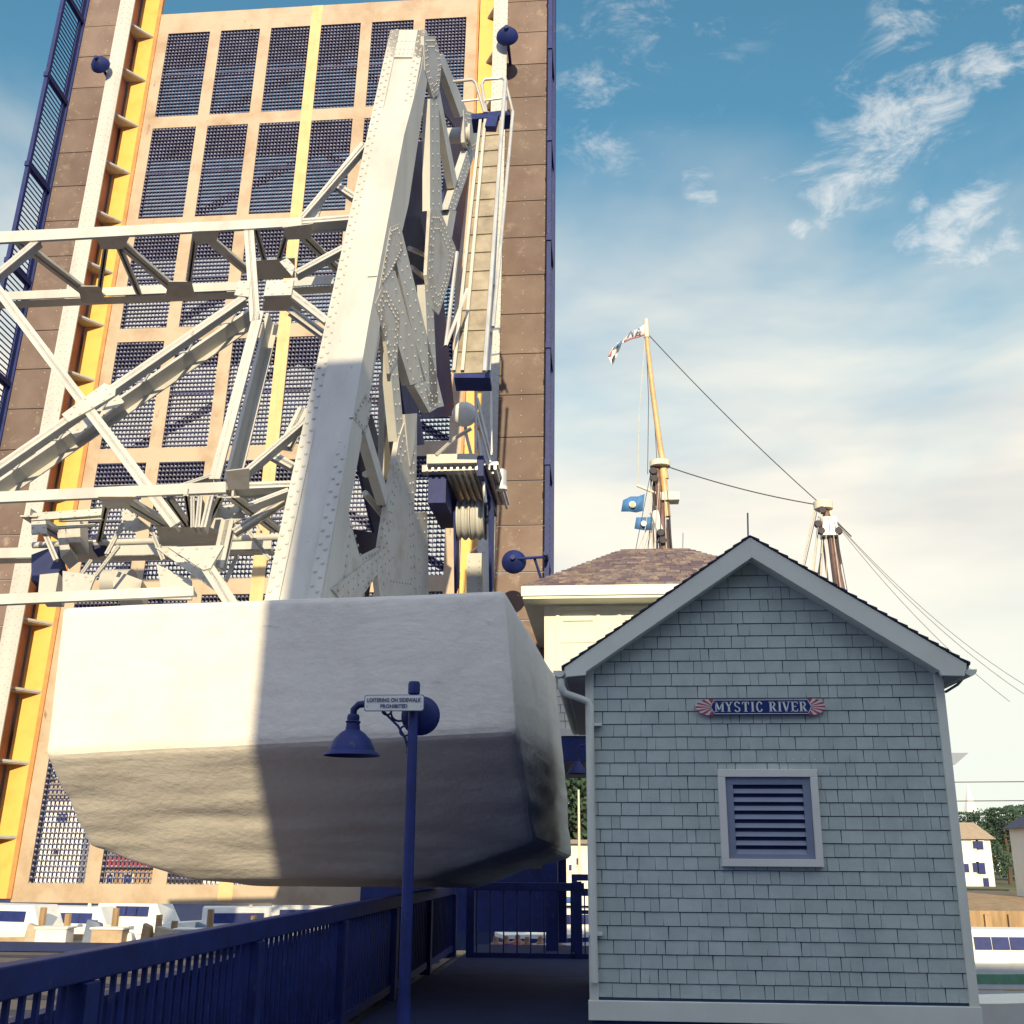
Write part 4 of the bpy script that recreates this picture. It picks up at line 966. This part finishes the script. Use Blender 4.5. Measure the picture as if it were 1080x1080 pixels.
for x,y in ((689,497),(690,505),(697,562),(699,570),(867,538),(866,560),(884,560),(863,553)): m.lathe(S(x,y,-.4),[(0,-.15),(.2,-.15),(.26,0),(.2,.15),(0,.15)],(0,1,0),10)
m.build('ratlines',rope,shp)
# hull below the roofs line
m=MB(); cx=(foot.x+foot2.x)/2; secs=[]
for i in range(13):
    t_=i/12; x=foot.x-3.5+(18.5-foot.x+3.5)*t_; hw=3.0*math.sin(PI*min(1,max(.02,t_*.97+.015)))**.55; sheer=1.9+1.1*(2*t_-1)**2
    secs.append([(x,YS-hw,ZW+sheer),(x,YS-hw*.95,ZW+.6),(x,YS-hw*.5,ZW-.6),(x,YS+hw*.5,ZW-.6),(x,YS+hw*.95,ZW+.6),(x,YS+hw,ZW+sheer)])
vs_=[p for s_ in secs for p in s_]; fs_=[]
for i in range(12):
    for j in range(5): a=i*6+j; fs_.append((a,a+1,a+7,a+6))
    fs_.append((i*6+5,i*6,i*6+6,i*6+11))
fs_+= [tuple(range(6)),tuple(range(77,71,-1))]
m.add(vs_,fs_); m.build('hull',navy,shp)
# pennant and flags
def flag(nm,label,pts_top,pts_bot,material,group=None,emb=None,cat_='flag'):
    P=[S(*p,-.3) for p in pts_top]; Qb=[S(*p,-.3) for p in pts_bot]; n=len(P)
    for i in range(n): w_=.12*math.sin(i*1.9); P[i].y+=w_; Qb[i].y+=w_
    t=thing(nm,label,cat_,tuple(P[0]),group)
    m=MB(); m.add([*P,*Qb],[(i,i+1,n+i+1,n+i) for i in range(n-1)]); o=m.build('cloth',material,t,True)
    so_=o.modifiers.new('thickness','SOLIDIFY'); so_.thickness=.02
    return t
fp=flag('pennant','long white and red pennant lettered AM streaming left from the tallest mast top','',()) if False else None
t=flag('pennant','long white pennant with dark letters and a ragged red tail at the tall mast top',[(680,342),(673,346),(665,351),(658,358)],[(680,352.5),(673,355),(665,357),(658,361)],flagw)
m=MB(); m.tube([S(680,353,-.34),S(673,355.5,-.2),S(665,357.5,-.4),(S(658,361,-.3))],.04,5); m.build('red_edge',flagr,t)
m=MB(); P=[S(x,y,-.3) for x,y in ((658,358),(651,362),(645,369),(644,374),(646,385),(641,376),(646,367),(652,365),(658,361))]; m.prism(P,(0,.03,0)); m.build('ragged_tail',flagw,t)
m=MB(); P=[S(x,y,-.34) for x,y in ((657,358),(651,363),(647,369),(650,367),(656,362))]; m.prism(P,(0,-.02,0)); m.build('blue_patch',flagb,t); m=MB(); P=[S(x,y,-.36) for x,y in ((646,368),(643,373),(641,376),(645,375))]; m.prism(P,(0,-.02,0)); m.build('red_patch',flagr,t); m=MB(); P=[S(x,y,-.34) for x,y in ((653,363),(649,366),(651,366))]; m.prism(P,(0,-.02,0)); m.build('blue_patch',flagb,t)
m=MB()
for a in ((670,353,674,346),(674,346,676,351.5),(671.5,350.5,675.5,349.5),(668,354,665.5,349),(667.5,353.5,668,349),(662,355,665,350)): m.beam(S(a[0],a[1],-.5),S(a[2],a[3],-.5),.07,.02)
m.build('lettering',signg,t)
t=flag('signal_flag','upper blue flag with a pale emblem beside the schooner mast',[(680,521),(673,523),(665,524),(657,528)],[(678,539),(671,540),(664,540),(655,540)],flagb,'flags on the schooner mast')
m=MB(); m.lathe(S(667,532,-.5),[(0,0),(.2,0),(.2,.02),(0,.02)],(0,-1,0),14); m.build('emblem',flagw,t); m=MB(); m.lathe(S(667,532.5,-.54),[(0,0),(.13,0),(.13,.02),(0,.02)],(0,-1,0),8); m.build('emblem_centre',yelst,t)
t=flag('signal_flag','lower rumpled blue flag with a pale emblem against the schooner mast',[(688,545),(682,545),(676,546),(671,546)],[(688,559),(681,559),(675,559),(669,558)],flagb,'flags on the schooner mast')
m=MB(); m.lathe(S(679,552,-.5),[(0,0),(.17,0),(.17,.02),(0,.02)],(0,-1,0),14); m.build('emblem',flagw,t)
# ================================================================== FAR BANK
def far_house(name,label,px0,px1,ytop,ybase,yridge,Y,dep,wm_,rm_,wins=(),group=None,ridge_x=True,extra_sill=True):
    a,b2=PY(px0,ybase,Y),PY(px1,ytop,Y); zr_=PY((px0+px1)/2,yridge,Y).z; zg=min(a.z,-1.9)
    t=thing(name,label,'building',(a.x,Y,zg),group)
    m=MB(); m.box(a.x,b2.x,Y,Y+dep,zg-.3,b2.z); m.build('wall',wm_,t)
    o_=.4; m=MB()
    if ridge_x:
        m.prism([(a.x-o_,Y-o_,b2.z),(a.x-o_,Y+dep/2,zr_),(a.x-o_,Y+dep+o_,b2.z)],(b2.x-a.x+2*o_,0,0))
    else: m.prism([(a.x-o_,Y-o_,b2.z),((a.x+b2.x)/2,Y-o_,zr_),(b2.x+o_,Y-o_,b2.z)],(0,dep+2*o_,0))
    m.build('roof',rm_,t)
    for (x0,y0,x1,y1) in wins:
        p,q2=PY(x0,y1,Y),PY(x1,y0,Y); m=MB(); m.box(p.x-.1,q2.x+.1,Y-.1,Y+.0,p.z-.1,q2.z+.1); f_=m.build('window',trimw,t)
        m=MB(); m.box(p.x,q2.x,Y-.13,Y-.1,p.z,q2.z); g=m.build('pane',navy,f_); 
    return t
far_house('white_inn','white two storey waterfront building with a tan roof right of the shed',1000,1044,885,940,866,100,10,white,rooft,[(1026,887,1030,895),(1031,887,1036,896),(1026,910,1031,920),(1031.5,910,1038,922),(1016,911,1021,920),(1037,926,1042,935)])
far_house('harbour_house','pale grey house with a tall white framed window at the right edge',1128,1190,872,985,846,72,8,wallc,roofe,[(1133,915,1142,945)],ridge_x=False)
far_house('tan_store','cream and tan building low between the counterweight and the shed',560,640,890,935,885,80,8,wallc,rooft,[(600,912,603,918),(608,905,612,912)])
far_house('white_boathouse','white boathouse seen through the grating left of the counterweight',15,92,842,945,818,70,9,white,rooft,[(60,858,73,868),(57,895,63,901),(30,900,38,915)])
far_house('red_shop','dark red roofed shop behind the lower grating',98,165,915,950,900,66,8,wooddk,roofr,[(112,922,120,940),(130,922,140,940)])
far_house('low_warehouse','long cream warehouse along the quay behind the raised span',170,420,925,955,915,90,10,wallc,rooft,[(190,932,200,940),(230,932,240,940),(275,932,285,940),(320,932,330,940)])
chp=thing('church','white church with a tall pointed steeple on the skyline right of the shed','church',(PY(1026,880,170).x,170,-1.9))
p=PY(1026,868,170); tp=PY(1025.5,826,170)
m=MB(); m.box(p.x-1.1,p.x+1.1,169,172,-2,p.z); m.build('tower',white,chp)
m=MB(); m.lathe((p.x,170.3,p.z),[(1.35,0),(.9,2.0),(0,tp.z-p.z)],n=8); m.build('steeple',white,chp)
m=MB(); m.box(p.x-4,p.x+4,172,186,-2,3.5); m.prism([(p.x-4.4,171.8,3.5),(p.x+4.4,171.8,3.5),(p.x,171.8,6.5)],(0,15,0)); m.build('nave',white,chp)
# wharf
wh=MB(); a=PY(1018,966,60); 
wh.box(a.x-6,a.x+12,60,90,ZW-.5,-1.3)
for i in range(16): wh.box(a.x-6+i*1.15,a.x-5.7+i*1.15,59.8,60,ZW-.5,a.z+.1)
t=tag(wh.build('timber_wharf',wooddk),'brown timber wharf front below the white waterfront building','wharf')
# boats
def boat(label,px,py,Y,Ln,H,rot=0,stripes=(),cabin=True,group='boats moored along the far quay',mast=0,hm=white,big=False):
    c=PY(px,py,Y); t=thing('moored_boat',label,'boat',(c.x,Y,ZW),group)
    R=Matrix.Rotation(rot,3,'Z')
    def T(x,y,z): return Vector((c.x,Y,0))+R@Vector((x,y,0))+Vector((0,0,z))
    def band(z0,z1,f0,f1,name,material,prt):
        m=MB(); n=12; sec=[]
        for i in range(n+1):
            u=i/n; x=(u-.5)*Ln; w=Ln*.14*(1-max(0,(u-.5)*2)**2.2)
            rise=H*.25*max(0,(u-.4))**1.5*2
            sec.append((x,w,rise))
        V=[];Fc=[]
        for x,w,rs in sec:
            V+=[T(x,-w*f0,z0+rs*(z0-ZW)/H),T(x,-w*f1,z1+rs*(z1-ZW)/H),T(x,w*f1,z1+rs*(z1-ZW)/H),T(x,w*f0,z0+rs*(z0-ZW)/H)]
        for i in range(n):
            for j in range(4): a=i*4+j; b4=i*4+(j+1)%4; Fc.append((a,b4,b4+4,a+4))
        Fc+=[(0,1,2,3),(n*4+3,n*4+2,n*4+1,n*4)]
        m.add(V,Fc); return m.build(name,material,prt,True)
    band(ZW-.2,ZW+H,.8,1.0,'hull',hm,t)
    for (f0,f1,mm) in stripes: band(ZW+H*f0,ZW+H*f1,.80+.2*f0+.025,.80+.2*f1+.025,'stripe',mm,t)
    if cabin:
        m=MB(); x0,x1=-Ln*.18,Ln*.2; w=Ln*.09
        m.hexa([T(x0,-w,ZW+H),T(x1,-w,ZW+H),T(x1,w,ZW+H),T(x0,w,ZW+H),T(x0,-w*.85,ZW+H+.9),T(x1-.5,-w*.85,ZW+H+.9),T(x1-.5,w*.85,ZW+H+.9),T(x0,w*.85,ZW+H+.9)]); m.build('cabin',white,t)
        m=MB()
        for k in range(4): u=x0+.3+(x1-x0-1.1)*k/4; m.hexa([T(u,-w-.01,ZW+H+.35),T(u+.5,-w-.01,ZW+H+.35),T(u+.5,-w*.8,ZW+H+.35),T(u,-w*.8,ZW+H+.35),T(u,-w*.93,ZW+H+.7),T(u+.5,-w*.93,ZW+H+.7),T(u+.5,-w*.8,ZW+H+.7),T(u,-w*.8,ZW+H+.7)])
        m.build('cabin_windows',navy,t)
    if mast:
        m=MB(); m.tube([T(.3,0,ZW+H),T(.3,0,ZW+H+mast)],.07,8,.04); m.build('mast',woodp,t,True)
        m=MB(); m.tube([T(.3,0,ZW+H+1.2),T(-Ln*.4,0,ZW+H+1.3)],.12,8); m.build('boom',cloth('blue',(.05,.12,.35)),t,True)
    return t
boat('white launch with green and amber stripes moored at the right edge',1062,1000,37,8.5,1.0,.05,((.42,.70,green),(.15,.28,yelst)),True,'boats at the right edge')
boat('cream flat dinghy nearest on the right below the striped launch',1050,1030,30,6.0,.7,.1,(),False,'boats at the right edge',0,wallc)
labs=['small white motorboat furthest left under the raised span','white sloop with blue boom under the left end of the span','white motorboat between the sloop and the red shop','low white skiff in front of the red roofed shop','white ketch moored under the middle of the span','white cruiser nearest the shadow under the span']
for i,(px,Y,Ln,H,ms) in enumerate(((20,41,8,1.2,0),(85,42,8,1.1,7),(145,43,7.5,1.3,0),(200,40.5,5,.9,0),(255,43,8,1.1,8),(330,42,8,1.3,0))):
    boat(labs[i],px,970,Y,Ln,H,random.uniform(-.3,.3),((.75,.88,navy),) if i%2 else ((.7,.85,rooft),),i!=3,mast=ms)
boat('white daysailer whose mast rises beside the hanging lamp',604,950,46,6,1.0,.3,((.7,.86,navy),),True,mast=5.5)
# pilings and dock clutter
pil=[(45,968),(72,966),(100,970),(122,966),(168,968),(185,965),(222,968),(268,966),(300,964),(352,966)]
pm=None
for i,(px,py) in enumerate(pil):
    p=PY(px,py,40); m=MB(); m.tube([(p.x,40,ZW-.5),(p.x,40,-.55-.2*(i%3))],.15,8,.12); o=m.build('dock_piling',wooddk)
    tag(o,'weathered timber piling in the river under the raised span','piling','pilings under the raised span')
dkm=MB(); dkm.box(-40,-2,38,39.4,-1.95,-1.75)
for i in range(24): dkm.box(-40+i*1.6,-39.8+i*1.6,38.1,38.3,ZW-.5,-1.75)
tag(dkm.build('floating_dock',wooddk),'long low timber dock crossing the river under the raised span','dock')
crates=((60,966,white),(118,968,rooft),(205,967,wallc),(286,966,white),(240,968,flagb))
cl=['white locker box on the dock at far left','tan locker box on the dock left of centre','cream locker box on the dock under the span','white locker box on the dock near the shadow','blue locker box on the dock between cream and white ones']
for (px,py,mm),lb in zip(crates,cl):
    p=PY(px,py,38.6); t=thing('dock_box',lb,'box',(p.x,38.6,-1.75),'locker boxes on the dock')
    MB().box(p.x-.55,p.x+.55,38.3,38.9,-1.75,-1.15).build('box_body',mm,t,bevel=.03); MB().box(p.x-.6,p.x+.6,38.25,38.95,-1.15,-1.08).build('box_lid',trimw,t,bevel=.02)
tarp=[cloth('canvas',(.45,.38,.28)),cloth('oilskin',(.16,.20,.28)),white,wooddk]
for i,(px,hh_,w_) in enumerate(((38,.75,.5),(102,.9,.7),(134,.55,.9),(158,.8,.4),(176,.7,.8),(214,.85,.5),(232,.5,.8),(262,.9,.5),(300,.6,.7))):
    p=PY(px,970,39.0); z0=-1.75
    t=tag(MB().hexa([(p.x-w_/2,38.7,z0),(p.x+w_/2,38.7,z0),(p.x+w_/2,39.2,z0),(p.x-w_/2,39.2,z0),(p.x-w_*.38,38.8,z0+hh_),(p.x+w_*.3,38.8,z0+hh_*.85),(p.x+w_*.3,39.1,z0+hh_*.85),(p.x-w_*.38,39.1,z0+hh_)]).build('covered_bundle',tarp[i%4],bevel=.04),'covered bundle of gear standing on the dock under the raised span','bundle','covered bundles on the dock')
# people on the dock, seen through the barrier
def person(px,Y,col,leg,label,face=0,arm=.2):
    p=PY(px,970,Y); zg=-2.02; H=1.72
    vs2=[(0,0,.95),(0,0,1.15),(0,0,1.38),(0,0,1.5),(0,0,1.62),(.1,0,.9),(.11,.02,.5),(.12,0,.08),(.12,-.14,.03),(-.1,0,.9),(-.11,-.05,.5),(-.12,.03,.08),(-.12,-.11,.03),(.19,0,1.40),(.25,.02,1.12),(.24,-.12-arm,.95),(-.19,0,1.40),(-.25,.02,1.12),(-.22,-.1,.9)]
    es=[(0,1),(1,2),(2,3),(3,4),(0,5),(5,6),(6,7),(7,8),(0,9),(9,10),(10,11),(11,12),(2,13),(13,14),(14,15),(2,16),(16,17),(17,18)]
    rs=[.14,.13,.14,.055,.1,.09,.065,.045,.04,.09,.065,.045,.04,.06,.045,.03,.06,.045,.03]
    me=bpy.data.meshes.new('body'); me.from_pydata(vs2,es,[]); o=bpy.data.objects.new('b',me); sc.collection.objects.link(o)
    sm=o.modifiers.new('s','SKIN'); 
    for i,sv in enumerate(me.skin_vertices[0].data): sv.radius=(rs[i],rs[i]*.8); sv.use_root=(i==0)
    ss=o.modifiers.new('u','SUBSURF'); ss.levels=1; ss.render_levels=1
    bpy.context.view_layer.update()
    me2=bpy.data.meshes.new_from_object(o.evaluated_get(bpy.context.evaluated_depsgraph_get())); bpy.data.objects.remove(o)
    t=thing('person',label,'person',(p.x,Y,zg),'people on the dock'); R=Matrix.Rotation(face,3,'Z')
    for mm in (cloth('skin',(.5,.3,.21)),cloth(col[0],col[1]),cloth(leg[0],leg[1]),cloth('hair',(.06,.04,.03))): me2.materials.append(mm)
    for pl in me2.polygons:
        c=pl.center; pl.use_smooth=True
        pl.material_index=3 if (c.z>1.62 and c.y>-.03) or c.z>1.68 else 0 if c.z>1.44 or (abs(c.x)>.2 and c.z<1.02) else 1 if c.z>.92 else 2
    for v in me2.vertices: v.co=R@v.co
    b_=bpy.data.objects.new('body',me2); sc.collection.objects.link(b_); b_.parent=t
PC=[(523,('violet',(.30,.06,.30)),'person in a violet top behind the barrier, leftmost of the group'),(534,('plum',(.26,.05,.22)),'person in a plum top second from left in the group'),(546,('pink',(.70,.22,.18)),'person in a pink top beside the plum one'),
    (556,('coral',(.75,.30,.25)),'person in a coral top at the middle of the group'),(570,('cream',(.75,.7,.6)),'person in a cream shirt right of the coral one'),(578,('white',(.8,.78,.72)),'person in a white shirt near the dark post'),(589,('black',(.02,.02,.03)),'person in a black shirt rightmost beyond the barrier')]
for i,(px,c,lb) in enumerate(PC): person(px,27.5+.35*(i%3),c,('denim',(.05,.08,.2)),lb,random.uniform(-1,1))
MB2=MB(); MB2.box(-6.5,-.5,26.3,30,-2.2,-2.02); MB2.box(-6.4,-6.2,26.4,26.6,ZW-1,-2.56); MB2.box(-.8,-.6,26.4,26.6,ZW-1,-2.56)
tag(MB2.build('landing_stage',wooddk),'timber landing stage carrying the group of people beyond the barrier','landing')
# trees
def tree(name,label,px,py_top,Y,zb,w,seed,group=None):
    random.seed(seed); p=PY(px,py_top,Y); H=p.z-zb; t=thing(name,label,'tree',(p.x,Y,zb),group)
    m=MB(); m.tube([(p.x,Y,zb-.2),(p.x+.1,Y,zb+H*.4),(p.x,Y,zb+H*.8)],H*.035,8,H*.012)
    cl_=[]
    for i in range(9):
        a=random.uniform(0,2*PI); r_=w*random.uniform(.25,.85); z=zb+H*random.uniform(.35,.9); q=Vector((p.x+r_*math.cos(a)*(1.1-(z-zb)/H*.5),Y+r_*math.sin(a),z)); m.tube([(p.x,Y,zb+H*random.uniform(.25,.6)),tuple(q)],H*.014,5,H*.005); cl_.append(q)
    cl_.append(Vector((p.x,Y,zb+H*.92))); m.build('trunk',bark,t)
    m=MB()
    for q in cl_:
        R_=w*random.uniform(.32,.5)
        for k in range(420):
            d=Vector((random.gauss(0,1),random.gauss(0,1),random.gauss(0,.8))).normalized()*R_*random.uniform(.55,1.05)**.6; c=q+d
            if c.z>p.z: c.z=p.z-random.random()*.2
            s_=w*.03*random.uniform(.6,1.4); u_=Vector((random.gauss(0,1),random.gauss(0,1),random.gauss(0,1))).normalized(); v_=u_.orthogonal().normalized()
            m.add([c-u_*s_-v_*s_*.6,c+u_*s_-v_*s_*.5,c+u_*s_*.7+v_*s_*.7,c-u_*s_*.8+v_*s_*.5],[(0,1,2,3)])
    m.build('crown',leafm,t)
gr='trees along the far bank'
for i,(nm,lb,px,py,Y,w_) in enumerate((('broadleaf_tree','dark green tree filling the gap beside the hanging lamp',606,800,88,6.5),('broadleaf_tree','dark green tree just left of the one beside the hanging lamp',578,806,92,6),('broadleaf_tree','green tree behind the shed wall line, right of the hanging lamp',640,812,95,6),
    ('broadleaf_tree','dark tree left of the church steeple',1008,857,160,7),('broadleaf_tree','dark tree overhanging the white waterfront building on its right',1056,852,106,3.6),('broadleaf_tree','tree at the right edge of the view beyond the pale grey house',1075,850,120,5),
    ('broadleaf_tree','tree behind the white boathouse at far left',20,800,100,7),('broadleaf_tree','tree behind the long cream warehouse, left one',190,870,110,8),('broadleaf_tree','tree behind the long cream warehouse, middle one',280,880,112,7),('broadleaf_tree','tree behind the long cream warehouse, right one',370,872,110,8))):
    tree(nm,lb,px,py,Y,-1.9,w_,40+i,gr)
m=MB()
for y in (825,845):
    m.tube([PY(1000,y,120),PY(1300,y-2,120)],.05,5)
m.tube([PY(1300,820,120),(PY(1300,820,120).x,120,-2)],.2,8); m.tube([PY(995,820,120),(PY(995,820,120).x,120,-2)],.2,8)
tag(m.build('overhead_wires',rope),'two thin overhead wires crossing the sky at right of the shed','wires')
hm=MB()
for i in range(40):
    x0=-300+i*16; hz=3+3.5*math.sin(i*.7)+2*math.sin(i*1.9+1)
    hz2=3+3.5*math.sin((i+1)*.7)+2*math.sin((i+1)*1.9+1)
    hm.prism([(x0,330,-3),(x0+16,330,-3),(x0+16,330,hz2),(x0,330,hz)],(0,60,0))
struct(hm.build('hills',leafm))
# ================================================================== street building behind the camera (its shadow lies across the scene)
bb=thing('street_building','three storey dark blue clapboard street building whose shadow crosses the counterweight and shed','building',(8,-6,-.15))
bX0,bX1,bY0,bY1,bH=-1.9,22,-14,-6,BH
for xa,xs,xb,hh_ in ((bX0,1.0,.8,bH),(.8,0,22,bH-1.4)):
    m=MB(); m.prism([(xa,bY1,-.15),(xa+xs,bY0,-.15),(xb,bY0,-.15),(xb,bY1,-.15)],(0,0,hh_-.15)); m.build('wall',brick,bb)
    m=MB(); m.prism([(xa-(.1 if xs else -.01),bY1+.12,hh_-.299),(xa+xs-(.1 if xs else -.01),bY0-.12,hh_-.299),(xb,bY0-.12,hh_-.299),(xb,bY1+.12,hh_-.299)],(0,0,.3)); m.build('cornice',trimw,bb)
for fl in range(3):
    for k in range(8):
        x=bX0+1.2+k*2.8; z=1.2+fl*4.3
        m=MB(); m.box(x-.08,x+1.28,bY1+.002,bY1+.06,z-.08,z+2.08); f_=m.build('window',trimw,bb)
        m=MB(); m.box(x,x+1.2,bY1+.062,bY1+.07,z,z+2); m.build('pane',glass,f_)
